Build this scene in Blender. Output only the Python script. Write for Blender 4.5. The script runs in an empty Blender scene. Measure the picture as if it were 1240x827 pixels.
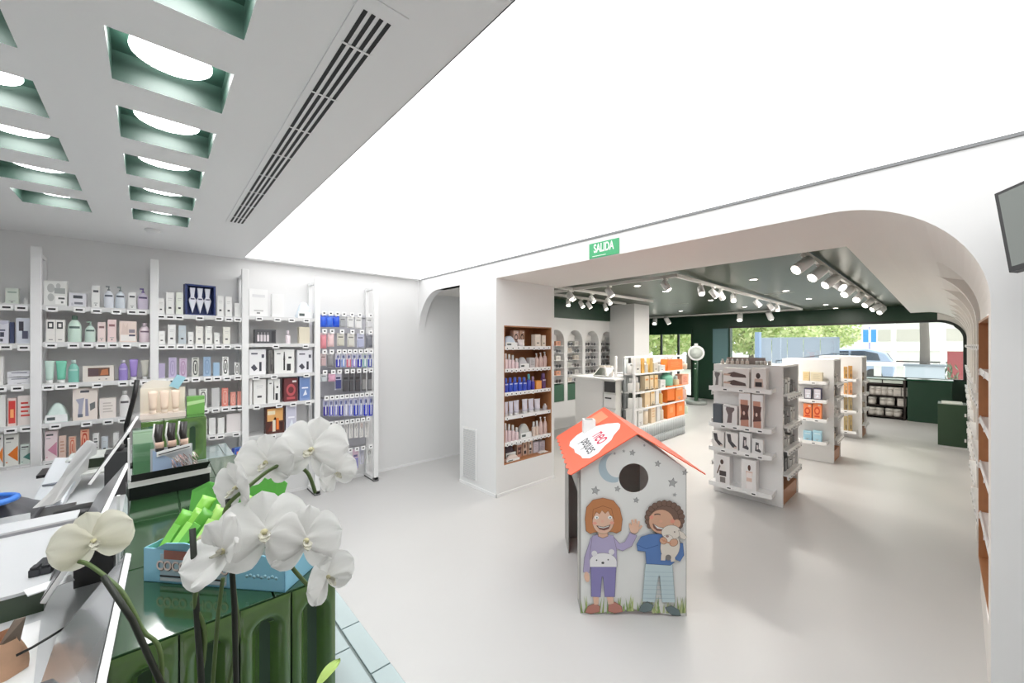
import bpy, bmesh, math, random
from mathutils import Vector, Matrix
random.seed(7)
SC = bpy.context.scene
COL = SC.collection
PI = math.pi
# ---------------------------------------------------------------- camera model (photo frame 1240 x 827)
H = 1.65; FP = 476.0; CX = 620.0; CY = 418.0
AZ = math.radians(47.53)
LUM = 2.5; SKY = 2.5; SUNE = 3.0; EXPO = 0.0; SPW = 18.0; DLW = 24.0
FW = (math.cos(AZ), math.sin(AZ)); RT = (math.sin(AZ), -math.cos(AZ))
def ray(px, py):
    a = (px-CX)/FP; b = (CY-py)/FP
    return Vector((FW[0]+RT[0]*a, FW[1]+RT[1]*a, b))
def atd(px, py, d): return Vector((0, 0, H)) + ray(px, py)*d
def atz(px, py, z=0.0):
    r = ray(px, py); return Vector((0, 0, H)) + r*((z-H)/r.z)
def atx(px, py, x):
    r = ray(px, py); return Vector((0, 0, H)) + r*(x/r.x)
def aty(px, py, y):
    r = ray(px, py); return Vector((0, 0, H)) + r*(y/r.y)

# ---------------------------------------------------------------- materials
def lin(c):
    c = c/255.0
    return c/12.92 if c <= 0.04045 else ((c+0.055)/1.055)**2.4
def rgb(c): return (lin(c[0]), lin(c[1]), lin(c[2]), 1)
_M = {}
def mat(c, rough=0.5, metal=0.0, noise=0.0, nscale=8.0, coat=0.0, bump=0.0, sss=0.0, spec=0.5):
    key = (tuple(c), rough, metal, noise, nscale, coat, bump, sss, spec)
    if key in _M: return _M[key]
    m = bpy.data.materials.new('surface_%02x%02x%02x' % tuple(int(v) for v in c)); m.use_nodes = True
    nt = m.node_tree; b = nt.nodes['Principled BSDF']
    b.inputs['Base Color'].default_value = rgb(c)
    b.inputs['Roughness'].default_value = rough
    b.inputs['Metallic'].default_value = metal
    b.inputs['Coat Weight'].default_value = coat
    b.inputs['Coat Roughness'].default_value = 0.08
    b.inputs['Specular IOR Level'].default_value = spec
    if sss:
        b.inputs['Subsurface Weight'].default_value = sss
        b.inputs['Subsurface Radius'].default_value = (.02, .02, .015)
    if noise or bump:
        tc = nt.nodes.new('ShaderNodeTexCoord'); n = nt.nodes.new('ShaderNodeTexNoise')
        n.inputs['Scale'].default_value = nscale; n.inputs['Detail'].default_value = 5
        nt.links.new(tc.outputs['Object'], n.inputs['Vector'])
        if noise:
            mx = nt.nodes.new('ShaderNodeMix'); mx.data_type = 'RGBA'
            q = rgb(c)
            mx.inputs['A'].default_value = tuple(v*(1-noise) for v in q[:3])+(1,)
            mx.inputs['B'].default_value = tuple(min(1, v*(1+noise)) for v in q[:3])+(1,)
            nt.links.new(n.outputs['Fac'], mx.inputs['Factor'])
            nt.links.new(mx.outputs['Result'], b.inputs['Base Color'])
        if bump:
            bp = nt.nodes.new('ShaderNodeBump'); bp.inputs['Strength'].default_value = bump; bp.inputs['Distance'].default_value = .01
            nt.links.new(n.outputs['Fac'], bp.inputs['Height']); nt.links.new(bp.outputs['Normal'], b.inputs['Normal'])
    _M[key] = m
    return m
def emit(c, s):
    key = ('e', tuple(c), s)
    if key in _M: return _M[key]
    m = bpy.data.materials.new('lamp_glow'); m.use_nodes = True
    nt = m.node_tree; nt.nodes.clear()
    o = nt.nodes.new('ShaderNodeOutputMaterial'); e = nt.nodes.new('ShaderNodeEmission')
    e.inputs['Color'].default_value = rgb(c); e.inputs['Strength'].default_value = s
    nt.links.new(e.outputs[0], o.inputs[0]); _M[key] = m
    return m
def glass(c=(255, 255, 255), refl=0.1, rough=0.02):
    key = ('g', tuple(c), refl, rough)
    if key in _M: return _M[key]
    m = bpy.data.materials.new('clear_glass'); m.use_nodes = True
    nt = m.node_tree; nt.nodes.clear()
    o = nt.nodes.new('ShaderNodeOutputMaterial'); mx = nt.nodes.new('ShaderNodeMixShader')
    t = nt.nodes.new('ShaderNodeBsdfTransparent'); g = nt.nodes.new('ShaderNodeBsdfGlossy')
    t.inputs[0].default_value = rgb(c); g.inputs['Roughness'].default_value = rough
    mx.inputs[0].default_value = refl
    nt.links.new(t.outputs[0], mx.inputs[1]); nt.links.new(g.outputs[0], mx.inputs[2]); nt.links.new(mx.outputs[0], o.inputs[0])
    _M[key] = m
    return m
def petal_mat(c, tr=.35):
    key = ('p', tuple(c), tr)
    if key in _M: return _M[key]
    m = bpy.data.materials.new('petal'); m.use_nodes = True
    nt = m.node_tree; nt.nodes.clear()
    o = nt.nodes.new('ShaderNodeOutputMaterial'); mx = nt.nodes.new('ShaderNodeMixShader')
    d = nt.nodes.new('ShaderNodeBsdfPrincipled'); t = nt.nodes.new('ShaderNodeBsdfTranslucent')
    d.inputs['Base Color'].default_value = rgb(c); d.inputs['Roughness'].default_value = .55
    t.inputs[0].default_value = rgb(c); mx.inputs[0].default_value = tr
    nt.links.new(d.outputs[0], mx.inputs[1]); nt.links.new(t.outputs[0], mx.inputs[2]); nt.links.new(mx.outputs[0], o.inputs[0])
    _M[key] = m
    return m

WALL = mat((233, 233, 233), .6, noise=.015, nscale=2)
CEIL = mat((246, 246, 246), .7, noise=.012, nscale=2)
WHITE = mat((240, 240, 240), .4)
WHITE2 = mat((228, 227, 224), .45)
TAGW = mat((246, 246, 246), .5)
INK = mat((40, 40, 44), .5)
GREY = mat((150, 150, 152), .5)
DGREY = mat((70, 70, 72), .5)
BLACK = mat((18, 18, 20), .35)
WOOD = mat((172, 118, 78), .45, noise=.18, nscale=14)
METAL = mat((190, 190, 192), .3, metal=.9)
GREEN = mat((28, 62, 44), .35)

# ---------------------------------------------------------------- mesh builder
class MB:
    def __init__(s): s.v = []; s.f = []; s.m = []; s.mats = []; s.sm = []
    def mi(s, m):
        if m not in s.mats: s.mats.append(m)
        return s.mats.index(m)
    def face(s, pts, m, smooth=False):
        i = len(s.v); s.v += [tuple(p) for p in pts]
        s.f.append(tuple(range(i, i+len(pts)))); s.m.append(s.mi(m)); s.sm.append(smooth)
    def raw(s, vs, fs, m, smooth=False):
        i = len(s.v); s.v += [tuple(p) for p in vs]; k = s.mi(m)
        for f in fs: s.f.append(tuple(j+i for j in f)); s.m.append(k); s.sm.append(smooth)
    def box(s, x0, x1, y0, y1, z0, z1, m, M=None):
        vs = [Vector((x, y, z)) for z in (z0, z1) for y in (y0, y1) for x in (x0, x1)]
        if M is not None: vs = [M @ v for v in vs]
        s.raw(vs, [(0, 2, 3, 1), (4, 5, 7, 6), (0, 1, 5, 4), (2, 6, 7, 3), (0, 4, 6, 2), (1, 3, 7, 5)], m)
    def lathe(s, prof, m, n=16, c=(0, 0, 0), sx=1, sy=1, smooth=True, M=None):
        vs = []; fs = []
        for r, z in prof:
            for k in range(n):
                a = 2*PI*k/n
                vs.append(Vector((c[0]+r*sx*math.cos(a), c[1]+r*sy*math.sin(a), c[2]+z)))
        for i in range(len(prof)-1):
            for k in range(n):
                fs.append((i*n+k, i*n+(k+1) % n, (i+1)*n+(k+1) % n, (i+1)*n+k))
        fs.append(tuple(reversed(range(n)))); fs.append(tuple(range((len(prof)-1)*n, len(prof)*n)))
        if M is not None: vs = [M @ v for v in vs]
        s.raw(vs, fs, m, smooth)
    def tube(s, path, r, m, n=8, smooth=True):
        path = [Vector(p) for p in path]; rr = r if isinstance(r, (list, tuple)) else [r]*len(path)
        vs = []; fs = []; up = Vector((0, 0, 1)); prev = None
        for i, p in enumerate(path):
            t = (path[min(i+1, len(path)-1)]-path[max(i-1, 0)]).normalized()
            if prev is None:
                a = t.cross(up)
                if a.length < 1e-3: a = t.cross(Vector((1, 0, 0)))
            else:
                a = prev - t*prev.dot(t)
            a.normalize(); prev = a; b = t.cross(a)
            for k in range(n):
                an = 2*PI*k/n; vs.append(p+(a*math.cos(an)+b*math.sin(an))*rr[i])
        for i in range(len(path)-1):
            for k in range(n): fs.append((i*n+k, i*n+(k+1) % n, (i+1)*n+(k+1) % n, (i+1)*n+k))
        fs.append(tuple(reversed(range(n)))); fs.append(tuple(range((len(path)-1)*n, len(path)*n)))
        s.raw(vs, fs, m, smooth)
    def prism(s, pts, off, m, M=None):
        a = [Vector(p) for p in pts]; o = Vector(off); b = [p+o for p in a]; n = len(a)
        if M is not None: a = [M @ p for p in a]; b = [M @ p for p in b]
        fs = [tuple(range(n)), tuple(range(2*n-1, n-1, -1))]+[(i, n+i, n+(i+1) % n, (i+1) % n) for i in range(n)]
        s.raw(a+b, fs, m)
    def strip(s, A, B, m, smooth=False):      # quads between two polylines
        for i in range(len(A)-1): s.face([A[i], A[i+1], B[i+1], B[i]], m, smooth)
    def build(s, name, parent=None, bev=0, loc=None, rz=0, fix=True):
        me = bpy.data.meshes.new(name)
        me.from_pydata(s.v, [], s.f)
        for m in s.mats: me.materials.append(m)
        me.polygons.foreach_set('material_index', s.m)
        me.polygons.foreach_set('use_smooth', s.sm)
        if fix:
            bm = bmesh.new(); bm.from_mesh(me)
            bmesh.ops.remove_doubles(bm, verts=bm.verts, dist=1e-6)
            bmesh.ops.recalc_face_normals(bm, faces=bm.faces); bm.to_mesh(me); bm.free()
        me.update()
        o = bpy.data.objects.new(name, me); COL.objects.link(o)
        if parent is not None: o.parent = parent
        if loc is not None: o.location = loc
        if rz: o.rotation_euler = (0, 0, rz)
        if bev:
            b = o.modifiers.new('edge', 'BEVEL'); b.width = bev; b.segments = 2; b.limit_method = 'ANGLE'
        return o
def tag(o, label, cat, group=None):
    o['label'] = label; o['category'] = cat
    if group: o['group'] = group
    return o
def struct(o): o['kind'] = 'structure'; return o
def empty(name, loc, label, cat, group=None, rz=0):
    o = bpy.data.objects.new(name, None); COL.objects.link(o); o.location = loc; o.rotation_euler = (0, 0, rz)
    o.empty_display_size = .1
    return tag(o, label, cat, group)
def dup(root, loc, rz=0):
    r = root.copy(); COL.objects.link(r); r.location = loc; r.rotation_euler = (0, 0, rz)
    for ch in list(root.children):
        c = ch.copy(); COL.objects.link(c); c.parent = r
        for g in ch.children:
            d = g.copy(); COL.objects.link(d); d.parent = c
    return r
def text_obj(body, size, m, name='lettering', parent=None, M=None, sx=1.0, thick=.0008, bold=.02):
    cu = bpy.data.curves.new('t', 'FONT'); cu.body = body; cu.size = size; cu.align_x = 'CENTER'; cu.align_y = 'CENTER'
    cu.extrude = thick; cu.offset = size*bold
    t = bpy.data.objects.new('t', cu); COL.objects.link(t)
    dg = bpy.context.evaluated_depsgraph_get(); dg.update()
    me = bpy.data.meshes.new_from_object(t.evaluated_get(dg))
    bpy.data.objects.remove(t)
    me.materials.clear(); me.materials.append(m)
    me.transform(Matrix.Diagonal((sx, 1, 1, 1)))
    if M is not None: me.transform(M)
    o = bpy.data.objects.new(name, me); COL.objects.link(o)
    if parent is not None: o.parent = parent
    return o
ORD = ['first', 'second', 'third', 'fourth', 'fifth', 'sixth', 'seventh', 'eighth', 'ninth', 'tenth', 'eleventh', 'twelfth', 'thirteenth', 'fourteenth']
# ================================================================ ROOM SHELL
XA = 2.742      # face of the arch wall
YB = 4.93       # back wall
ZC = 2.55       # ceiling
ZS = 2.375      # soffit
XF = 12.6       # facade
FLOOR = mat((198, 197, 196), .34, noise=.045, nscale=1.3)
b = MB(); b.face([(-3, -3.2, 0), (XF+.25, -3.2, 0), (XF+.25, 7.2, 0), (-3, 7.2, 0)], FLOOR); struct(b.build('floor'))
# ---- back wall and camera-side walls
b = MB(); b.box(-3, 3.72, YB, YB+.12, 0, 2.75, WALL); struct(b.build('wall_back'))
b = MB(); b.box(-3.12, -3, -3.2, YB+.12, 0, 2.75, WALL); struct(b.build('wall_left'))
b = MB(); b.box(-3.12, XA, -3.32, -3.2, 0, 2.75, WALL); struct(b.build('wall_rear'))
# ---- plaster ceiling with square coffer holes
XL = .70; PY0 = -.85
cx_cols = [(-1.1, -.8), (-.6, -.3), (-.1, .2)]
cy_rows = [(-2.41+.5*k, -2.11+.5*k) for k in range(13)]
xs = [-3]+[v for c in cx_cols for v in c]+[XL]; ys = [-3.2]+[v for r in cy_rows for v in r]+[YB]
b = MB()
for i in range(len(xs)-1):
    for j in range(len(ys)-1):
        if i % 2 == 1 and j % 2 == 1: continue
        b.face([(xs[i], ys[j], ZC), (xs[i+1], ys[j], ZC), (xs[i+1], ys[j+1], ZC), (xs[i], ys[j+1], ZC)], CEIL)
b.face([(XL, 4.83, ZC), (XA, 4.83, ZC), (XA, YB, ZC), (XL, YB, ZC)], CEIL)
b.face([(XL, -3.2, ZC), (XA, -3.2, ZC), (XA, PY0, ZC), (XL, PY0, ZC)], CEIL)
b.box(-3, XA, -3.2, YB, 2.78, 2.84, CEIL)
struct(b.build('ceiling', fix=False))
# luminous stretch ceiling
PY0 = -.85
b = MB(); b.face([(XL, PY0, ZC+.012), (XL, 4.83, ZC+.012), (XA-.006, 4.83, ZC+.012), (XA-.006, PY0, ZC+.012)], emit((255, 255, 254), LUM))
b.box(XL-.004, XL, PY0, 4.83, ZC, ZC+.02, CEIL); b.box(XL, XA-.006, PY0-.004, PY0, ZC, ZC+.02, CEIL); b.box(XL, XA-.006, 4.83, 4.834, ZC, ZC+.02, CEIL)
ALU = mat((128, 130, 132), .4)
b.box(XA-.009, XA-.001, PY0, 4.83, ZC-.004, ZC+.02, ALU)
tag(b.build('luminous_ceiling', fix=False), 'large glowing white stretch ceiling panel above the shop floor', 'ceiling light')
# green coffers with a round lamp
CG = mat((30, 56, 46), .45, noise=.03, nscale=6)
b = MB(); x0, x1, y0, y1 = -.15, .15, -.15, .15; zt = .10
for A in ([(x0, y0, 0), (x1, y0, 0), (x1, y0, zt), (x0, y0, zt)], [(x0, y1, 0), (x1, y1, 0), (x1, y1, zt), (x0, y1, zt)], [(x0, y0, 0), (x0, y1, 0), (x0, y1, zt), (x0, y0, zt)], [(x1, y0, 0), (x1, y1, 0), (x1, y1, zt), (x1, y0, zt)], [(x0, y0, zt), (x1, y0, zt), (x1, y1, zt), (x0, y1, zt)]):
    b.face(A, CG)
cof0 = None
colname = {0: 'far-left', 1: 'left', 2: 'right'}
for ci, (a0, a1) in enumerate(cx_cols):
    for rj, (r0, r1) in enumerate(cy_rows):
        if ci == 0 or rj < 6: continue
        loc = ((a0+a1)/2, (r0+r1)/2, ZC)
        if cof0 is None:
            cof0 = b.build('coffer', loc=loc, fix=False)
            c = MB(); c.lathe([(.106, 0), (.106, .008)], emit((255, 255, 255), 30.0), 40, smooth=False); c.build('round_lamp', cof0, loc=(0, 0, .060))
            o = cof0
        else: o = dup(cof0, loc)
        tag(o, 'green square ceiling recess with round lamp, %s from the shelf wall in the %s column' % (ORD[12-rj], colname[ci]), 'ceiling light', 'green lamp recesses in the plaster ceiling')
# plain closing lids for the holes further back
b = MB()
for ci, (a0, a1) in enumerate(cx_cols):
    for rj, (r0, r1) in enumerate(cy_rows):
        if ci == 0 or rj < 6: b.face([(a0, r0, ZC), (a1, r0, ZC), (a1, r1, ZC), (a0, r1, ZC)], CEIL)
struct(b.build('ceiling_rear', fix=False))
# linear slot diffuser
vx0, vx1, vy0, vy1 = .405, .51, 1.02, 3.50
v = empty('air_vent', ((vx0+vx1)/2, (vy0+vy1)/2, ZC), 'long white linear slot air vent with four dark slots in the ceiling', 'vent')
b = MB(); b.box(-.064, .064, -1.27, 1.27, -.004, 0, CEIL); b.build('frame', v)
SL = mat((30, 30, 32), .6)
for k in range(4):
    xx = -.036+.022*k
    s = MB(); s.box(xx-.0055, xx+.0055, -1.22, 1.22, -.0055, -.0035, SL)
    s.build('slot', v)
for k in range(8):
    yy = -1.22+.305*(k+.5)
    s = MB(); s.box(-.046, .042, yy-.004, yy+.004, -.0065, -.003, CEIL); s.build('bridge', v)
# smoke detector
b = MB(); b.lathe([(.045, 0), (.05, -.012), (.035, -.026), (.01, -.03)], WHITE, 24, c=(0, 0, 0)); o = b.build('smoke_detector', loc=(.003, 4.145, ZC)); tag(o, 'round white smoke detector on the plaster ceiling beyond the green recesses', 'smoke detector')

# ---- arch wall: header, spandrels, half arch, pillar
def ell(cy, cz, ry, rz, a0, a1, n=18): return [(cy+ry*math.cos(math.radians(a0+(a1-a0)*i/n)), cz+rz*math.sin(math.radians(a0+(a1-a0)*i/n))) for i in range(n+1)]
YR = -.148
big = ell(.42, 1.83, .42-YR, ZS-1.83, 180, 90)           # from (YR,1.83) up to (.42,ZS)
half = ell(4.42, 1.80, .508, ZS-1.80, 90, 0)               # from (4.42,ZS) to (4.89,1.80)
b = MB()
# right of big arch
pts = [(-3.2, 0), (YR, 0)]+big
top = 2.75
poly = []
b.face([(XA, -3.2, 0), (XA, YR, 0), (XA, YR, 1.83), (XA, -3.2, 1.83)], WALL)
b.face([(XA, -3.2, 1.83), (XA, YR, 1.83), (XA, YR, top), (XA, -3.2, top)], WALL)
b.strip([(XA, y, z) for y, z in big], [(XA, y, top) for y, z in big], WALL)
b.face([(XA, .42, ZS), (XA, 3.246, ZS), (XA, 3.246, top), (XA, .42, top)], WALL)
b.face([(XA, 3.93, ZS), (XA, 4.42, ZS), (XA, 4.42, top), (XA, 3.93, top)], WALL)
b.strip([(XA, y, z) for y, z in half], [(XA, y, top) for y, z in half], WALL)

# half-arch reveal
XR = 2.84
rv = [(4.0-.07, ZS)]+half
b.strip([(XA, y, z) for y, z in rv], [(XR, y, z) for y, z in rv], WALL, True)
b.face([(3.72, 3.9, 0), (3.72, YB, 0), (3.72, YB, ZS), (3.72, 3.9, ZS)], WALL)
struct(b.build('wall_front', fix=False))
# pillar with recessed wooden shelf niche
nx0, nx1, nz0, nz1, nd = 2.852, 3.632, .33, 1.868, .28
PY = 3.246; PX1 = 3.68
b = MB()
b.face([(XA, PY, 0), (XA, 3.93, 0), (XA, 3.93, top), (XA, PY, top)], WALL)
for q in ((XA, nx0, 0, ZS+.1), (nx1, PX1, 0, ZS+.1)): b.face([(q[0], PY, q[2]), (q[1], PY, q[2]), (q[1], PY, q[3]), (q[0], PY, q[3])], WALL)
for q in ((nx0, nx1, 0, nz0), (nx0, nx1, nz1, ZS+.1)): b.face([(q[0], PY, q[2]), (q[1], PY, q[2]), (q[1], PY, q[3]), (q[0], PY, q[3])], WALL)
b.face([(PX1, PY, 0), (PX1, 3.93, 0), (PX1, 3.93, ZS+.1), (PX1, PY, ZS+.1)], WALL)
b.face([(XA, 3.93, 0), (PX1, 3.93, 0), (PX1, 3.93, ZS+.1), (XA, 3.93, ZS+.1)], WALL)
struct(b.build('wall_pillar', fix=False))
b = MB()
b.box(XA-.006, XA, PY-.006, 3.93, 0, .035, WHITE); b.box(XA-.006, PX1, PY-.006, PY, 0, .035, WHITE); struct(b.build('baseboard_pillar'))
b = MB(); b.box(-3, 3.7, YB-.008, YB, 0, .03, WHITE); struct(b.build('baseboard_back'))
# pillar ventilation grille
g = empty('wall_grille', (XA, 3.72, .39), 'tall white louvred ventilation grille low on the white pillar', 'vent')
b = MB(); b.box(-.006, -.001, -.135, .135, -.295, .295, WHITE2); b.build('backplate', g)
for k in range(27):
    z = -.28+.56*k/26
    s = MB(); s.prism([(-.006, -.118, z-.006), (-.006, -.118, z+.002), (-.015, -.118, z-.008)], (0, .236, 0), mat((205, 206, 207), .5)); s.build('louvre', g)
for s_ in (-1, 1):
    s = MB(); s.box(-.016, -.004, s_*.13-.01, s_*.13+.01, -.295, .295, WHITE); s.build('frame_side', g)
# ---- soffit of the header, recess edge, vaulted right wall
RX, RY = 3.765, .47          # inner corner of the green ceiling recess
SOF = mat((232, 228, 223), .55, noise=.012, nscale=2)
b = MB()
b.face([(XA, .40, ZS), (RX, RY, ZS), (RX, 5.1, ZS), (XA, 5.1, ZS)], SOF)
b.face([(XA, .40, ZS), (XF, .15, ZS), (XF, RY, ZS), (RX, RY, ZS)], SOF)
b.face([(RX, RY, ZS), (RX, 5.1, ZS), (RX, 5.1, 2.6), (RX, RY, 2.6)], SOF)
b.face([(RX, RY, ZS), (XF, RY, ZS), (XF, RY, 2.6), (RX, RY, 2.6)], SOF)
struct(b.build('ceiling_soffit', fix=False))
front = [(y, z) for y, z in reversed(big)]+[(YR, 1.5), (YR, 1.0), (YR, .5), (YR, 0)]
def sm(t): t = max(0, min(1, t)); return t*t*(3-2*t)
deep = []
for i, (y, z) in enumerate(front):
    if i <= 18:
        a = math.radians(90+90*i/18); o_ = .20*sm((i/18-.42)/.4); deep.append((y+o_*math.cos(a), z+o_*math.sin(a)))
    else: deep.append((y-.20, z))
def yo(x): return -.0215*(x-XA)
def sh(L, x): return [(x, y+yo(x), z) for y, z in L]
segs = [(XA, 2.97, 'f'), (2.97, 3.87, 'n'), (3.87, 4.10, 'f')]
x = 4.10
while x < XF-.3:
    segs.append((x, min(x+1.02, XF-.18), 'd')); x += 1.02
    if x < XF-.3: segs.append((x, min(x+.16, XF), 'f')); x += .16
segs.append((segs[-1][1], XF, 'f'))
b = MB(); prev = None
for x0, x1, k in segs:
    P = deep if k == 'd' else front
    if k == 'n':                # wall with the wooden niche: leave the opening
        up = [p for p in front if p[1] >= 1.83-1e-6]
        b.strip(sh(up, x0), sh(up, x1), SOF, True)
        for z0, z1 in ((1.80, 1.83), (0, .30)): b.strip(sh([(YR, z0), (YR, z1)], x0), sh([(YR, z0), (YR, z1)], x1), SOF)
    else:
        b.strip(sh(P, x0), sh(P, x1), SOF, True)
    pk = 'f' if k == 'n' else k
    if prev and prev != pk: b.strip(sh(front, x0), sh(deep, x0), SOF)
    prev = pk
struct(b.build('wall_right', fix=False))
# ---- second room: walls, green ceiling
GC = mat((56, 66, 48), .33, spec=.32)
b = MB(); b.face([(RX-.05, .3, ZC), (XF, .3, ZC), (XF, 7.1, ZC), (RX-.05, 7.1, ZC)], GC); struct(b.build('ceiling_green', fix=False))
OY = 5.1
ob = 2.23
b = MB(); b.box(8.2, 8.3, OY, 7.0, 0, 2.6, WALL); struct(b.build('wall_return'))
b = MB(); b.box(8.2, XF, 7.0, 7.1, 0, 2.6, GREEN); struct(b.build('wall_far_left'))
# opticians' wall with arched niches
AR = [(5.62, 6.09), (6.19, 6.68), (6.78, 7.26), (7.35, 7.83)]
b = MB(); zb, zspring = .53, 1.72
edges = [3.68]
def arch_pts(a0, a1, n=14):
    if a0 > 7.3: a1 = a0+.48
    r = (a1-a0)/2; c = (a0+a1)/2
    return [(c+r*math.cos(PI-PI*i/n), zspring+r*math.sin(PI-PI*i/n)) for i in range(n+1)]
px = 3.68
for a0, a1 in AR:
    b.face([(px, OY, 0), (a0, OY, 0), (a0, OY, 2.6), (px, OY, 2.6)], WALL)
    b.face([(a0, OY, 0), (a1, OY, 0), (a1, OY, zb), (a0, OY, zb)], WALL)
    ap = arch_pts(a0, a1)
    b.strip([(x, OY, z) for x, z in ap], [(x, OY, 2.6) for x, z in ap], WALL)
    pr = [(a0, zb)]+ap+[(a1, zb)]
    b.strip([(x, OY, z) for x, z in pr], [(x, OY+.22, z) for x, z in pr], WALL, True)
    b.face([(a0, OY, zb), (a1, OY, zb), (a1, OY+.22, zb), (a0, OY+.22, zb)], WALL)
    b.face([(a0-.02, OY+.22, zb), (a1+.02, OY+.22, zb), (a1+.02, OY+.22, 2.1), (a0-.02, OY+.22, 2.1)], WALL)
    px = a1
b.face([(px, OY, 0), (8.3, OY, 0), (8.3, OY, 2.6), (px, OY, 2.6)], WALL)
struct(b.build('wall_optics', fix=False))
b = MB(); b.box(3.77, 7.66, OY-.03, OY, 2.19, ZC, GREEN); struct(b.build('trim_bulkhead'))
# white column
b = MB(); b.box(7.67, 8.31, 4.475, OY-.001, 0, ZC, WALL); struct(b.build('wall_column'))
# ---- facade
b = MB()
wy0, wy1, wz0, wz1 = -.36, 4.22, .90, 2.20
rc = .42
arc = [(wy0+rc-rc*math.cos(math.radians(90*i/12)), wz1-rc+rc*math.sin(math.radians(90*i/12))) for i in range(13)]
b.box(XF, XF+.2, wy0, wy1, 0, wz0, GREEN)
b.box(XF, XF+.2, wy1, 5.32, 0, 2.6, GREEN)
b.box(XF, XF+.2, wy0-.1+rc+.1, wy1, wz1, 2.6, GREEN)
b.box(XF, XF+.2, 5.32, 7.1, 2.2, 2.6, GREEN)
b.box(XF, XF+.2, 6.95, 7.1, 0, 2.2, GREEN)
struct(b.build('wall_facade'))
b = MB()
b.strip([(XF, y, z) for y, z in arc], [(XF, y, 2.6) for y, z in arc], SOF)
b.face([(XF, -1, 0), (XF, wy0, 0), (XF, wy0, 2.6), (XF, -1, 2.6)], SOF)
struct(b.build('wall_facade_corner', fix=False))
DK = mat((34, 40, 36), .4)
b = MB(); full = [(wy0, wz0)]+arc+[(wy1, wz1)]
fi = [(y+.05*(1 if i < 8 else .4), z-.05*(0 if i < 2 else min(1, (i-1)/8))) for i, (y, z) in enumerate(full)]
b.strip([(XF-.02, y, z) for y, z in full], [(XF-.02, y, z) for y, z in fi], DK)
b.strip([(XF-.02, y, z) for y, z in fi], [(XF+.1, y, z) for y, z in fi], DK)
b.box(XF-.02, XF+.08, wy0, wy1, wz0-.005, wz0+.02, DK)
w = struct(b.build('window_1', fix=False))
s = MB(); s.box(XF+.09, XF+.098, wy0, wy1, wz0, wz1, glass((250, 253, 252), .06)); s.build('pane', w)
# entrance with glass doors
d = struct(MB().build('door_1')) if False else None
b = MB()
for y in (5.34, 5.78, 6.36, 6.90): b.box(XF, XF+.08, y-.025, y+.025, 0, 2.2, DK)
b.box(XF, XF+.08, 5.32, 6.95, 2.12, 2.2, DK); b.box(XF, XF+.08, 5.32, 6.95, 0, .06, DK); b.box(XF-.04, XF, 5.32, 6.95, 2.0, 2.2, GREEN)
d = struct(b.build('door_1'))
s = MB(); s.box(XF+.03, XF+.036, 5.34, 6.9, .06, 2.12, glass((248, 252, 250), .06)); s.build('pane', d)
# notice light panel on the green pier
b = MB(); b.box(XF-.03, XF-.003, 4.26, 4.70, 1.10, 2.15, mat((96, 128, 132), .25)); b.box(XF-.034, XF-.03, 4.28, 4.68, 1.12, 2.13, mat((112, 146, 150), .2))
tag(b.build('wall_poster', bev=.004), 'plain blue-grey poster panel on the dark green pier left of the window', 'poster')
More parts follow.
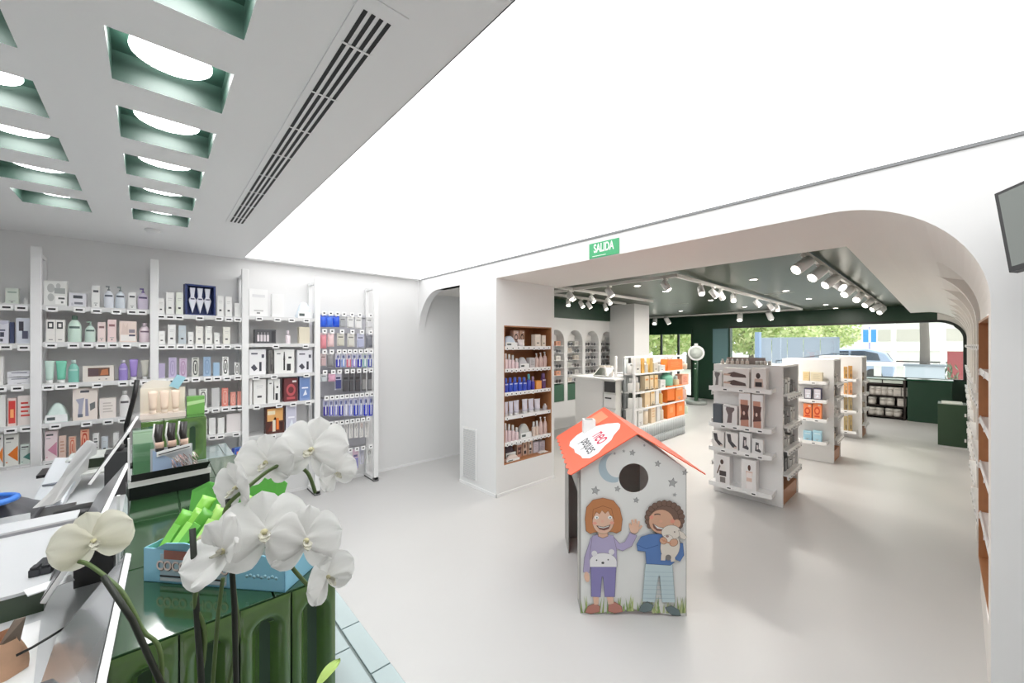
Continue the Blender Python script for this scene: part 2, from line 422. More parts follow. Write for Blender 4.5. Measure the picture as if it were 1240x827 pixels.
# ================================================================ PRODUCTS
def carton_mesh(w, d, h, c, de, ac):
    b = MB(); m = mat(c, .45); b.box(-w/2, w/2, -d/2, d/2, 0, h, m)
    y = -d/2-.0007
    def q(u0, v0, u1, v1, cc, yy=0): 
        b.box(-w/2+u0*w, -w/2+u1*w, y-yy, y-yy+.0006, v0*h, v1*h, mat(cc, .5))
    def pg(pts, cc, yy=0): b.prism([(-w/2+u*w, y-yy, v*h) for u, v in pts], (0, .0005, 0), mat(cc, .5))
    A = ac or (90, 90, 96)
    if de == 'band': q(.16, .70, .84, .80, A); q(.25, .2, .75, .23, (170, 170, 170)); q(.40, .10, .58, .16, (150, 150, 150))
    if de == 'two': 
        for k in (0, .5): q(.08+k, .6, .40+k, .9, (60, 62, 66)); q(.16+k, .67, .32+k, .83, c, .0007); q(.14+k, .1, .36+k, .14, (150, 150, 150))
        q(.49, 0, .51, 1, (150, 150, 148))
    if de == 'mark': q(.3, .26, .66, .34, (70, 70, 74)); q(.24, .72, .76, .74, (190, 190, 190)); q(.24, .64, .7, .655, (200, 200, 200))
    if de == 'oval':
        pts = [(.5+.34*math.cos(t*PI/8), .48+.38*max(-1, min(1, 1.25*math.sin(t*PI/8)))) for t in range(16)]
        pg(pts, A); pts2 = [(.5+(u-.5)*.62, .48+(v-.48)*.82) for u, v in pts]; pg(pts2, c, .0007); q(.42, .3, .58, .66, A, .0013); q(.2, .91, .8, .95, A)
    if de == 'tri': pg([(.95, .12), (.95, .62), (.22, .36)], A); q(.1, .84, .66, .90, (90, 90, 90)); q(.1, .74, .45, .77, (170, 170, 170)); q(.08, .1, .22, .13, A)
    if de == 'photo': 
        q(.16, .34, .86, .88, (110, 82, 70)); q(.18, .38, .5, .82, (96, 78, 82), .0007); pg([(.55, .4), (.82, .42), (.8, .8), (.6, .74)], (190, 122, 84), .0007); q(.5, .12, .55, .17, (120, 120, 120)); q(.72, .12, .78, .17, (120, 120, 120))
    if de == 'pump':   # breast-pump style picture: dark shapes
        q(.3, .86, .66, .93, (100, 100, 108)); pg([(.12, .66), (.46, .70), (.42, .52), (.36, .1), (.20, .1), (.24, .5)], (172, 172, 190)); pg([(.5, .66), (.6, .66), (.64, .12), (.5, .12)], (150, 150, 172)); pg([(.68, .5), (.9, .56), (.9, .36), (.7, .28)], (120, 124, 124))
        pg([(.2, .2), (.4, .2), (.4, .1), (.2, .1)], (110, 116, 130), .0007)
    if de == 'brush': q(.45, .14, .53, .56, (40, 40, 42)); pg([(.44, .56), (.54, .56), (.51, .9), (.47, .9)], (60, 60, 62)); q(.62, .12, .82, .4, (52, 52, 56)); q(.12, .8, .3, .84, (90, 90, 94)); q(.7, .62, .86, .7, (70, 70, 76))
    if de == 'gadget': q(.12, .80, .5, .86, (100, 100, 112)); pg([(.1, .3), (.3, .42), (.5, .24), (.3, .14)], (80, 80, 92)); q(.6, .14, .74, .5, (60, 60, 72)); q(.74, .66, .9, .8, (90, 90, 104))
    if de == 'kit':
        q(.06, .1, .72, .9, (82, 82, 86)); 
        for k in range(4): q(.10+.15*k, .16, .21+.15*k, .62, (226, 218, 222), .0007); q(.13+.15*k, .62, .18+.15*k, .8, (150, 146, 150), .0007)
        q(.78, .1, .95, .9, (60, 60, 64))
    if de == 'glow': q(.08, .46, .92, .92, (232, 176, 110)); pg([(.1, .1), (.5, .62), (.92, .1)], (120, 52, 40)); q(.36, .08, .52, .5, (236, 226, 206), .0007); q(.56, .14, .70, .56, (238, 132, 60), .0007); q(.1, .7, .5, .84, (246, 232, 200), .0007); q(.76, .1, .9, .4, (60, 30, 30), .0007)
    if de == 'ring': 
        pts = [(.5+.34*math.cos(t*PI/12), .5+.26*math.sin(t*PI/12)) for t in range(24)]; pg(pts, A); pg([(.5+(u-.5)*.6, .5+(v-.5)*.55) for u, v in pts], c, .0007); q(.2, .1, .8, .2, A); q(.6, .82, .9, .9, (230, 220, 220))
    if de == 'clear': q(.1, .1, .9, .9, A); q(.2, .5, .8, .56, (240, 240, 250), .0007); pg([(.3, .2), (.7, .24), (.55, .46)], (235, 240, 250), .0007)
    if de == 'rabbit': q(.05, .08, .95, .36, (244, 240, 236)); pg([(.1, .4), (.2, .96), (.35, .7), (.5, .96), (.5, .4)], (226, 206, 196)); q(.55, .46, .9, .62, (150, 140, 150)); q(.55, .3, .92, .38, (90, 90, 110), .0007)
    if de == 'leg': pg([(.28, .08), (.62, .1), (.66, .62), (.82, .78), (.8, .9), (.24, .92), (.2, .78), (.36, .5)], A); q(.1, .93, .5, .96, (170, 170, 174))
    if de == 'knee':
        pg([(.16, 0), (.86, 0), (.78, .8), (.12, .8)], (198, 146, 128)); pg([(.10, .18), (.88, .22), (.78, .42), (.9, .64), (.12, .66), (.22, .42)], (96, 66, 62), .0007); pg([(.44+.1*math.cos(t*PI/6), .40+.06*math.sin(t*PI/6)) for t in range(12)], (226, 200, 190), .0013); q(0, .8, 1, .98, (236, 236, 238), .0007)
    if de == 'arms':
        for k in (0, .42):
            pg([(.02, .22+k), (.2, .22+k), (.36, .12+k), (.9, .12+k), (.86, .26+k), (.42, .40+k), (.2, .32+k)], (92, 76, 74)); pg([(.0, .20+k), (.26, .19+k), (.3, .27+k), (.04, .30+k)], (206, 176, 160), .0007)
    if de == 'man':
        pg([(.3, .08), (.72, .08), (.74, .32), (.68, .68), (.36, .68), (.30, .32)], (236, 232, 230)); pg([(.46+.12*math.cos(t*PI/6), .78+.09*math.sin(t*PI/6)) for t in range(12)], A, .0007); q(.28, .28, .76, .46, (72, 66, 66), .0007); q(.32, .04, .7, .24, (130, 124, 122), .0007); pg([(.08, .34), (.16, .32), (.36, .62), (.3, .68)], (120, 100, 92), .0007)
    if de == 'woman':
        pg([(.32, .04), (.76, .04), (.72, .34), (.78, .62), (.32, .62), (.36, .34)], (228, 198, 184)); pg([(.55+.1*math.cos(t*PI/6), .74+.1*math.sin(t*PI/6)) for t in range(12)], (96, 60, 52), .0007); q(.36, .4, .74, .58, (246, 236, 234), .0007); q(.34, .04, .76, .28, (244, 240, 240), .0007)
    if de == 'bust':
        pg([(.2, .1), (.84, .1), (.78, .5), (.24, .5)], (206, 184, 174)); pg([(.48+.15*math.cos(t*PI/6), .64+.14*math.sin(t*PI/6)) for t in range(12)], (70, 58, 56), .0007); q(.28, .12, .74, .34, (50, 46, 50), .0007)
    if de == 'sock': pg([(.1, .9), (.42, .9), (.5, .5), (.9, .22), (.84, .1), (.56, .14), (.22, .44)], A); q(.7, .1, .9, .2, (210, 190, 180), .0007)
    if de == 'ankle': pg([(.3, .2), (.8, .12), (.86, .24), (.62, .4), (.66, .76), (.36, .8)], A); pg([(.46, .3), (.6, .34), (.56, .62), (.44, .6)], (226, 220, 220), .0007)
    if de == 'lines':
        for k in range(4): q(.2, .3+.14*k, .8-.1*(k % 2), .36+.14*k, A)
    if de == 'oc': q(.1, .1, .9, .9, A); q(.3, .3, .7, .6, (250, 170, 110), .0007)
    if de == 'circles':
        for (u, v, r) in ((.3, .7, .16), (.3, .34, .14), (.62, .8, .1)): pg([(u+r*math.cos(t*PI/8), v+r*1.1*math.sin(t*PI/8)) for t in range(16)], (188, 190, 188))
        q(.45, .5, .92, .72, (168, 172, 170)); q(.5, .08, .94, .4, (248, 248, 246), .0007); q(.62, .28, .9, .35, (96, 100, 100), .0013); q(.74, .12, .84, .2, (130, 132, 132), .0013)
    if de == 'soap': q(.24, .62, .78, .84, (86, 88, 96)); q(.3, .2, .8, .36, (128, 130, 140)); q(.12, .1, .26, .3, (206, 206, 214))
    if de == 'oldskin': q(.18, .5, .5, .86, (70, 70, 80)); q(.4, .2, .8, .5, (90, 92, 112), .0007)
    if de == 'wavy': pg([(0, .9), (.5, .82), (1, .9), (1, 1), (0, 1)], (200, 200, 216)); q(.25, .3, .6, .5, (76, 78, 96)); q(.25, .1, .5, .22, (96, 98, 110)); q(.2, .55, .7, .62, (96, 98, 120))
    return b
def bottle_parts(w, h, c, cap, kind):
    r = w/2; b = MB(); c2 = MB(); m = mat(c, .3)
    if kind == 'P':   # pump bottle: oval body with rounded shoulders and a pump
        hb = h*.80
        b.lathe([(r*.92, 0), (r, .008), (r, hb*.62), (r*.9, hb*.78), (r*.55, hb*.92), (r*.3, hb*.96), (r*.28, hb)], m, 20, sy=.62)
        c2.lathe([(r*.3, hb), (r*.3, hb+h*.05), (r*.12, hb+h*.055), (r*.12, hb+h*.13)], mat(cap, .4), 12)
        c2.box(-r*.62, r*.16, -r*.14, r*.14, hb+h*.13, hb+h*.2, mat(cap, .4)); nm = 'pump_head'
    elif kind == 'J':  # jar
        hb = h*.68
        b.lathe([(r*.9, 0), (r, .006), (r, hb)], m, 20); c2.lathe([(r*1.04, hb), (r*1.04, h-.004), (r*.98, h)], mat(cap, .4), 20); nm = 'lid'
    elif kind == 'S':  # slim bottle with a tall cap
        hb = h*.64
        b.lathe([(r*.95, 0), (r, .005), (r, hb*.92), (r*.8, hb)], m, 16); c2.lathe([(r*.62, hb), (r*.55, h-.003), (r*.5, h)], mat(cap, .4), 14); nm = 'cap'
    else:              # B: shouldered bottle with a screw cap
        hb = h*.84
        b.lathe([(r*.94, 0), (r, .007), (r, hb*.66), (r*.93, hb*.78), (r*.62, hb*.93), (r*.36, hb)], m, 20, sy=.66)
        c2.lathe([(r*.42, hb), (r*.42, h-.003), (r*.38, h)], mat(cap, .4), 14); nm = 'cap'
    return b, c2, nm
def bottle_label(b, w, h, kind, ac, frac=(.52, .60)):
    r = w/2; m = mat(ac, .5); sy = .62 if kind == 'P' else .66; vs = []
    if kind in 'JS': sy = 1
    A = []; B = []
    for k in range(9):
        a = math.radians(-90-48+96*k/8)
        x, y = (r+.0008)*math.cos(a), (r*sy+.0008)*math.sin(a); A.append((x, y, h*frac[0])); B.append((x, y, h*frac[1]))
    b.strip(A, B, m)
def tube_parts(w, h, c, cap):
    b = MB(); m = mat(c, .35); n = 20; prof = []
    for i in range(7):
        t = i/6; ring = []
        rx = w*(.36+.14*t); ry = w*.36*(1-t)+.002
        for k in range(n):
            a = 2*PI*k/n; ring.append((rx*math.cos(a), ry*math.sin(a), h*(.16+.84*t)))
        prof.append(ring)
    vs = [p for r in prof for p in r]
    fs = [(i*n+k, i*n+(k+1) % n, (i+1)*n+(k+1) % n, (i+1)*n+k) for i in range(6) for k in range(n)]
    fs += [tuple(reversed(range(n))), tuple(range(6*n, 7*n))]
    b.raw(vs, fs, m, True)
    b.box(-w*.5, w*.5, -.002, .002, h*.95, h, mat([min(255, v+25) for v in c], .4))
    c2 = MB(); c2.lathe([(w*.33, 0), (w*.34, h*.16)], mat(cap, .4), 16)
    return b, c2, 'cap'
def mound_mesh(w, d, h, c, ac):
    b = MB(); n, k = 10, 8; vs = []
    for j in range(k+1):
        v = j/k
        for i in range(n+1):
            u = i/n
            e = (1-abs(2*u-1)**3)*(1-abs(2*v-1)**3)
            vs.append((-w/2+u*w, -d/2+v*d, h*(.18+.82*e)+.004*math.sin(9*u+7*v)))
    fs = [(j*(n+1)+i, j*(n+1)+i+1, (j+1)*(n+1)+i+1, (j+1)*(n+1)+i) for j in range(k) for i in range(n)]
    b.raw(vs, fs, mat(c, .35), True)
    rim = [(-w/2, -d/2), (w/2, -d/2), (w/2, d/2), (-w/2, d/2)]
    b.prism([(x, y, 0) for x, y in rim], (0, 0, h*.22), mat(c, .35))
    b.box(-w*.48, w*.48, -d/2-.003, -d/2, .004, h*.42, mat((240, 242, 242), .4)); b.box(-w*.4, -w*.05, -d/2-.004, -d/2-.003, h*.14, h*.3, mat(ac, .5))
    return b
def card_mesh(w, h, c, ac, style):
    """hanging pack: euro-slot card plus its blister; origin at top centre, faces -Y"""
    b = MB(); m = mat(c, .4)
    b.box(-w/2, -w*.12, 0, .003, -h, 0, m); b.box(w*.12, w/2, 0, .003, -h, 0, m); b.box(-w*.12, w*.12, 0, .003, -h, -h*.09, m); b.box(-w*.12, w*.12, 0, .003, -h*.03, 0, m)
    if style == 'bag':
        vs = []; n = 8
        for j in range(n+1):
            for i in range(n+1):
                u, v = i/n, j/n; e = (1-(2*u-1)**4)*(1-(2*v-1)**4)
                vs.append((-w/2+u*w, -.001-.022*e, -h+v*h*.86))
        b.raw(vs, [(j*(n+1)+i, j*(n+1)+i+1, (j+1)*(n+1)+i+1, (j+1)*(n+1)+i) for j in range(n) for i in range(n)], mat(ac, .25), True)
    elif style == 'brush':
        b.box(-w*.42, w*.42, -.012, 0, -h*.96, -h*.45, mat(ac, .3)); b.box(-w*.1, w*.1, -.02, -.012, -h*.9, -h*.2, mat((240, 240, 244), .3)); b.box(-w*.2, w*.2, -.02, -.012, -h*.36, -h*.18, mat((150, 160, 215), .3))
    elif style == 'tool':
        b.box(-w*.09, w*.09, -.01, 0, -h*.9, -h*.42, mat((222, 222, 222), .2, metal=.5)); b.tube([(-w*.14, -.006, -h*.42), (-w*.22, -.006, -h*.3), (-w*.1, -.006, -h*.2), (w*.1, -.006, -h*.2), (w*.22, -.006, -h*.3), (w*.14, -.006, -h*.42)], w*.05, mat(ac, .3), 6)
    else:
        b.box(-w*.4, w*.4, -.014, 0, -h*.92, -h*.42, mat(ac, .35)); b.box(-w*.34, w*.34, -.001, 0, -h*.36, -h*.26, mat([int(v*.7) for v in ac], .5))
    return b
KN = dict(C='carton', B='bottle', P='pump_bottle', T='tube', J='jar', S='slim_bottle', M='soft_pack', H='hanging_pack')
KC = dict(C='box', B='bottle', P='bottle', T='tube', J='jar', S='bottle', M='pack', H='pack')
def product(kind, w, h, d, c, loc, rz, de=None, ac=None, cap=None, style=None, name=None):
    cap = cap or (236, 236, 236); name = name or KN[kind]
    if kind == 'C': o = carton_mesh(w, d, h, c, de, ac).build(name, fix=True)
    elif kind == 'M': o = mound_mesh(w, d, h, c, ac or (90, 100, 100)).build(name)
    elif kind == 'H': o = card_mesh(w, h, c, ac or (120, 120, 120), style).build(name)
    else:
        if kind == 'T': b, c2, nm = tube_parts(w, h, c, cap)
        else: b, c2, nm = bottle_parts(w, h, c, cap, kind)
        if ac and kind != 'T': bottle_label(b, w, h, kind, ac)
        o = b.build(name); c2.build(nm, o)
    o.location = loc; o.rotation_euler = (0, 0, rz)
    return o
def price_tag(parent, x, y, z, rz=0, s=1.0, round_=False, sq=False):
    b = MB(); w, h = .036*s, .024*s
    if sq: h = w
    if round_:
        b.prism([(.017*s*math.cos(t*PI/8), -.003, .017*s*math.sin(t*PI/8)) for t in range(16)], (0, .003, 0), TAGW)
        b.box(-.006*s, .006*s, -.0036, -.003, -.006*s, .006*s, INK)
    else:
        b.box(-w/2, w/2, -.004, 0, -h/2, h/2, TAGW); b.box(-w*(.2 if sq else .32), w*(.2 if sq else .32), -.0046, -.004, -h*.14, h*(.16 if sq else .2), INK)
    return b.build('price_tag', parent, loc=(x, y, z), rz=rz)

def row(items, plane, val, zb, shelf, place, group, gap=.012, dep=.06, offset=0):
    """items: (kind, px0, px1, py_top, look, colour, opts). Boxes and bottles sized from the photo on a known shelf plane."""
    items = sorted(items, key=lambda t: t[1]+t[2]); out = []
    for i, it in enumerate(items):
        k, p0, p1, pt, look, c = it[:6]; op = dict(it[6]) if len(it) > 6 else {}
        pm = (p0+p1)/2; base = zb+op.pop('up', 0)
        if plane == 'y':
            a, e = aty(p0, 418, val), aty(p1, 418, val); t = aty(pm, pt, val); w = abs(e.x-a.x); cx = (a.x+e.x)/2
        else:
            a, e = atx(p0, 418, val), atx(p1, 418, val); t = atx(pm, pt, val); w = abs(e.y-a.y); cx = (a.y+e.y)/2
        h = t.z-base; w = w*.94
        d = op.pop('d', None) or (min(max(w*.7, .03), dep+.03) if k == 'C' else w*.66)
        if k in 'JS': d = w
        nm = op.pop('name', None)
        noun = op.pop('noun', None)
        back = op.pop('back', 0)
        if plane == 'y': loc = (cx, val+d/2+back, base); rz = 0
        else: loc = (val+d/2+back, cx, base); rz = -PI/2
        o = product(k, w, h, d, c, loc, rz, name=nm, **op)
        lab = '%s, %s from left, %s, %s' % (look, ORD[i+offset], shelf, place)
        tag(o, lab, noun or KC[k], group); out.append(o)
    return out
W_ = (238, 238, 236); G_ = (196, 198, 198)
# ================================================================ SHELVING UNIT ON THE BACK WALL
YS = 4.647
POST = [-1.306, -.65, .008, .670, 1.335, 2.004]
POST = [-.65+.6636*k for k in range(-1, 5)]
u = empty('shelving_unit', (.35, 4.79, 0), 'long white open shelving unit of slim posts along the back wall', 'shelf')
def U(x, y, z): return (x-.35, y-4.79, z)
for i, x in enumerate(POST):
    b = MB(); b.box(x-.35-.028, x-.35+.028, YS-4.79-.02, YS-4.79+.02, 0, 2.40, WHITE)
    b.box(x-.35-.018, x-.35+.018, YS-4.79, YB-4.795, 2.33, 2.36, WHITE)
    b.box(x-.35-.028, x-.35+.028, YS-4.79-.02, YB-4.80, .012, .05, WHITE)
    b.box(x-.35-.02, x-.35+.02, YB-4.79-.04, YB-4.795, 0, 2.36, WHITE)
    p = b.build('post', u, bev=.003)
    f = MB(); f.box(x-.35-.03, x-.35+.03, YS-4.79-.022, YB-4.80, 0, .012, DGREY); f.build('foot', p)
ZSH = {0: [1.955, 1.66, 1.355, 1.048, .755, .50], 1: [1.955, 1.672, 1.352, 1.046, .757, .47], 2: [1.925, 1.658, 1.357, 1.061, .805, .55], 3: [1.940, 1.665, 1.352, 1.052, .735]}
SHF = {}
for k in ZSH:
    for j, z in enumerate(ZSH[k]):
        b = MB(); xa, xb = POST[k]+.028-.35, POST[k+1]-.028-.35
        b.box(xa, xb, -.15, .13, -.012, 0, WHITE); b.box(xa, xb, -.155, -.15, -.032, .004, mat((222, 222, 222), .45))  # front lip coloured greyer than the board to imitate its shading
        SHF[k, j] = b.build('shelf', u, loc=(0, 0, z))
b = MB(); b.box(POST[4]-.35+.03, POST[5]-.35-.03, .09, .10, .35, 2.02, mat((192, 192, 198), .5)); b.build('back_panel', u)
# tags, by photo column, clipped to each shelf edge
TG = {(0, 0): [8, 26], (0, 1): [7, 29], (0, 2): [0, 21], (0, 3): [13, 32], (0, 4): [16, 32], (0, 5): [3, 29],
      (1, 0): [63, 96, 117, 141, 160, 172], (1, 1): [62, 89, 106, 123, 137, 153, 174], (1, 2): [58, 74, 88, 118, 149, 163, 176], (1, 3): [67, 105, 131, 149], (1, 4): [60, 84, 112],
      (2, 0): [195, 206, 217, 242, 265, 277, 288], (2, 1): [196, 207, 219, 230, 242, 253, 265, 275, 288], (2, 2): [196, 209, 224, 237, 252, 263, 275, 288], (2, 3): [229, 248, 261, 273, 283, 290], (2, 4): [257, 267, 286], (2, 5): [262, 287],
      (3, 0): [314, 336, 353, 371], (3, 1): [334, 370], (3, 2): [310, 332, 371], (3, 3): [311, 338, 355, 373], (3, 4): [330, 360]}
for (k, j), L in TG.items():
    for px in L:
        p = aty(px, 418, YS-.012); price_tag(SHF[k, j], p.x-.35, -.157, -.027+random.uniform(-.003, .003), s=1.65)
for px in (337, 345):
    pass
WB = ['leftmost wall bay', 'second wall bay', 'third wall bay', 'fourth wall bay', 'peg hook bay']
SN = ['top shelf', 'second shelf', 'third shelf', 'fourth shelf', 'fifth shelf', 'sixth shelf', 'lowest shelf']
PROD = {
(0, 0): [('C', 6, 23, 349, 'pale green-white carton', (214, 222, 212), dict(de='band', ac=(150, 168, 156))), ('B', 27, 34, 360, 'tiny white bottle', W_)],
(0, 1): [('C', -4, 11, 388, 'wavy-topped lilac carton', (222, 222, 232), dict(de='wavy')), ('C', 11.5, 17, 390, 'navy side-on carton', (66, 74, 104)), ('C', 19, 38, 385, 'bluish white carton', (216, 220, 230), dict(de='oldskin'))],
(0, 2): [('C', -5, 4, 432, 'tall white carton', W_), ('C', 8, 39, 456.5, 'flat white lower carton', (232, 232, 236), dict(de='band', ac=(120, 120, 140))), ('C', 8.2, 38, 449.5, 'flat white upper carton', (230, 230, 236), dict(de='band', ac=(110, 110, 130), up=.052))],
(0, 3): [('C', -4, 7, 478, 'white carton', W_), ('C', 9, 20, 482, 'pink-white carton with red patch', (236, 214, 208), dict(de='oc', ac=(214, 66, 60))), ('C', 21, 40, 479, 'white carton with red mark', (234, 224, 220), dict(de='lines', ac=(212, 70, 60)))],
(0, 4): [('C', -4, 4, 526, 'white carton with orange corner', W_, dict(de='tri', ac=(238, 134, 50))), ('C', 5, 23, 526, 'white carton with orange triangle', (236, 236, 230), dict(de='tri', ac=(236, 128, 48))), ('C', 24, 40, 538, 'pale carton with teal triangle', (220, 230, 224), dict(de='tri', ac=(84, 140, 132)))],
(0, 5): [('C', 6, 22, 579, 'dark teal carton', (92, 128, 116)), ('C', 27, 41, 577, 'dark red carton', (128, 56, 58))],
(1, 0): [('C', 52, 82, 340, 'white carton with grey circles', (230, 231, 228), dict(de='circles')), ('C', 83, 105, 355, 'white soap carton', (228, 228, 234), dict(de='soap')), ('C', 111, 121, 346, 'tall slim white carton', W_, dict(de='band')), ('P', 125, 138, 346, 'white pump bottle', (226, 230, 238), dict(ac=(90, 98, 110), cap=(150, 156, 158))), ('P', 139, 152, 347, 'blue-white pump bottle', (218, 226, 234), dict(ac=(90, 98, 110), cap=(140, 152, 150))), ('C', 155, 165, 354, 'small white carton with dark rim', W_, dict(de='band', ac=(70, 74, 80))), ('P', 166, 180, 349, 'lavender pump bottle', (222, 212, 230), dict(ac=(92, 80, 120), cap=(110, 92, 148)))],
(1, 1): [('C', 55, 79, 387, 'twin white carton with dark ovals', (236, 234, 230), dict(de='two')), ('B', 81, 99, 382, 'big pale green bottle', (206, 228, 216), dict(ac=(84, 104, 100), cap=(90, 116, 104))), ('P', 102, 116, 389, 'small pale green bottle', (208, 228, 218), dict(ac=(88, 110, 104), cap=(160, 186, 172))), ('C', 118, 128, 390, 'pale pink carton', (236, 218, 214), dict(de='band', ac=(140, 110, 110))), ('C', 130, 141, 387, 'taller pale pink carton', (238, 214, 212), dict(de='band', ac=(150, 110, 112))), ('C', 144, 166, 389, 'cream carton with rabbit picture', (236, 218, 208), dict(de='rabbit')), ('B', 168, 182, 391, 'pinkish white bottle', (234, 218, 226), dict(ac=(120, 100, 116), cap=(206, 190, 200)))],
(1, 2): [('T', 53, 66, 437, 'white-green tube', (196, 222, 212)), ('T', 66.5, 81, 437, 'green tube', (120, 198, 172)), ('B', 81.5, 96, 436, 'teal green bottle', (132, 196, 182), dict(cap=(206, 228, 222), ac=(176, 216, 206))), ('C', 99, 139, 443, 'wide white carton with brown strip', (228, 222, 214), dict(de='photo')), ('B', 143, 155, 436, 'purple bottle', (156, 138, 204), dict(cap=(226, 222, 236), ac=(190, 178, 220))), ('T', 156, 167.5, 435, 'purple tube', (158, 136, 204)), ('T', 170, 181, 436, 'grey-beige tube', (206, 204, 194))],
(1, 3): [('M', 53, 83, 489, 'pale green soft wipes pack', (206, 224, 218), dict(d=.12)), ('C', 87, 119, 470, 'large white carton with machine picture', (236, 226, 218), dict(de='pump')), ('C', 120, 141, 482, 'twin white carton with red lettering bars', (238, 230, 224), dict(de='lines', ac=(206, 196, 190))), ('B', 144, 157.5, 473, 'white bottle', (236, 234, 234), dict(ac=(104, 100, 104)))],
(1, 4): [('C', 54, 70, 522, 'pink-white carton with pink triangle', (238, 222, 224), dict(de='tri', ac=(212, 146, 170))), ('C', 71, 80, 528, 'pale peach carton', (232, 204, 192), dict(de='lines', ac=(208, 160, 140))), ('C', 83, 92, 529, 'peach carton with red outline', (238, 200, 180), dict(de='oval', ac=(214, 110, 84))), ('C', 97, 108, 520, 'salmon carton with red panel', (240, 180, 152), dict(de='oval', ac=(206, 78, 60))), ('C', 112, 120, 525, 'slim white carton with dark bar', W_, dict(de='lines', ac=(90, 96, 100))), ('C', 122.5, 131, 529, 'slim bluish white carton', (218, 226, 232), dict(de='mark')), ('C', 137, 144, 524, 'white carton', W_)],
(2, 0): [('C', 191, 199, 361, 'small white carton', W_, dict(de='mark')), ('C', 201, 211, 354, 'tall white carton', W_, dict(de='mark')), ('C', 213, 222, 354, 'white carton with green edge', (234, 238, 226), dict(de='mark')), ('C', 263, 271, 358, 'tall white carton', W_, dict(de='mark')), ('C', 273, 281, 359, 'slim white carton', W_, dict(de='mark')), ('C', 284, 292, 367, 'small blank white carton', W_)],
(2, 1): [('C', 192, 200, 401, 'small white carton', W_, dict(de='mark')), ('C', 203, 213, 393, 'tall white carton', W_, dict(de='mark')), ('C', 216, 225.5, 394, 'blue-grey carton', (196, 206, 212), dict(de='mark')), ('C', 227.5, 234.5, 402, 'small slim white carton', W_, dict(de='mark')), ('C', 237, 246, 395, 'tall white carton', (238, 236, 230), dict(de='mark')), ('C', 248.5, 257, 395, 'tall white carton', (236, 236, 232), dict(de='mark')), ('C', 259.5, 266, 403, 'small white carton', W_, dict(de='mark')), ('C', 270, 279, 396, 'tall ivory carton', (236, 235, 226), dict(de='mark'))],
(2, 2): [('C', 192, 200, 440, 'small lilac carton', (186, 176, 206)), ('C', 204, 214, 433, 'tall lilac carton', (196, 186, 214), dict(de='oval', ac=(172, 160, 196))), ('C', 217, 226.5, 434, 'mauve carton', (202, 184, 206), dict(de='oval', ac=(178, 146, 178))), ('C', 232, 241, 433, 'white carton with dark oval', (214, 214, 208), dict(de='oval', ac=(62, 64, 64))), ('C', 246, 255.5, 432, 'tall blue carton', (158, 182, 208), dict(de='oval', ac=(136, 160, 190))), ('C', 258, 266, 439, 'small blue carton', (160, 190, 216)), ('C', 269, 277, 432, 'white carton with black oval', W_, dict(de='oval', ac=(34, 36, 38))), ('C', 284, 290, 439, 'small white carton with black oval', W_, dict(de='oval', ac=(40, 40, 44)))],
(2, 3): [('C', 212, 223, 472, 'sage green carton', (150, 176, 150)), ('C', 228, 237.5, 471, 'grey carton', (196, 198, 194)), ('C', 241, 251, 471, 'white carton with grey oval', (228, 228, 224), dict(de='oval', ac=(120, 122, 120))), ('C', 256, 266, 470, 'light grey carton', (202, 202, 202)), ('C', 268.5, 276.5, 470, 'coral red carton', (224, 136, 124), dict(de='oval', ac=(236, 186, 172))), ('C', 279, 285.5, 475, 'small coral carton', (226, 146, 132), dict(de='oval', ac=(240, 190, 178))), ('C', 287.5, 292, 474, 'coral edge carton', (228, 156, 142))],
(2, 4): [('C', 245, 251, 507, 'slim white carton', (226, 230, 218)), ('C', 253, 261.5, 506, 'white carton', W_), ('C', 263.5, 272, 506, 'white carton', W_), ('C', 274, 292, 501, 'wide pale pink-white carton', (234, 228, 228), dict(de=None))],
(2, 5): [('C', 248, 256, 545, 'pale green carton', (206, 224, 214)), ('C', 257.5, 265, 542, 'yellow-green carton', (176, 192, 152)), ('C', 266, 272.5, 545, 'teal carton', (140, 196, 186)), ('C', 273.5, 280, 546, 'aqua-white carton', (206, 226, 230)), ('C', 281, 283.5, 543, 'navy carton', (56, 76, 160)), ('C', 284, 292, 542, 'bright blue carton', (110, 150, 220), dict(de='oc', ac=(60, 92, 200)))],
(3, 0): [('C', 301, 325, 350, 'large plain white carton', (244, 244, 244), dict(de='band', ac=(226, 226, 228))), ('C', 329, 344.5, 356, 'narrower plain white carton', (242, 242, 242)), ('M', 360, 379, 366, 'pale blue soft pack', (222, 232, 242), dict(d=.12))],
(3, 1): [('C', 308, 335, 399, 'dark gift set of pale bottles', (88, 88, 92), dict(de='kit')), ('S', 346, 352.5, 400, 'pale pink bottle', (240, 228, 234), dict(cap=(236, 224, 232))), ('C', 362, 375.5, 396, 'plain beige carton', (226, 218, 198))],
(3, 2): [('C', 301, 322.5, 423, 'white carton with lilac stripe', (238, 238, 240), dict(de='gadget')), ('C', 325, 330.5, 424, 'slim dark carton', (116, 114, 112), dict(de='brush')), ('C', 331.5, 357, 423, 'white carton with black brush picture', W_, dict(de='brush')), ('C', 359.5, 379, 424, 'white carton with gadget picture', (234, 234, 240), dict(de='gadget'))],
(3, 3): [('C', 302, 305.5, 459, 'slim white carton', W_), ('C', 306.5, 322.5, 459, 'white carton with small black mark', W_, dict(de='mark')), ('C', 324, 339.5, 459, 'white carton with black toothbrush picture', W_, dict(de='brush')), ('C', 343.5, 361, 458, 'dark red carton with round emblem', (112, 56, 60), dict(de='ring', ac=(196, 90, 96))), ('C', 362.5, 376, 456, 'blue carton with white picture', (138, 160, 206), dict(de='clear', ac=(118, 146, 200)))],
(3, 4): [('C', 321, 345, 492, 'orange and dark gift carton', (84, 48, 42), dict(de='glow')), ('C', 346, 359.5, 490, 'pale lilac carton', (220, 218, 232), dict(de='clear', ac=(206, 206, 224)))],
}
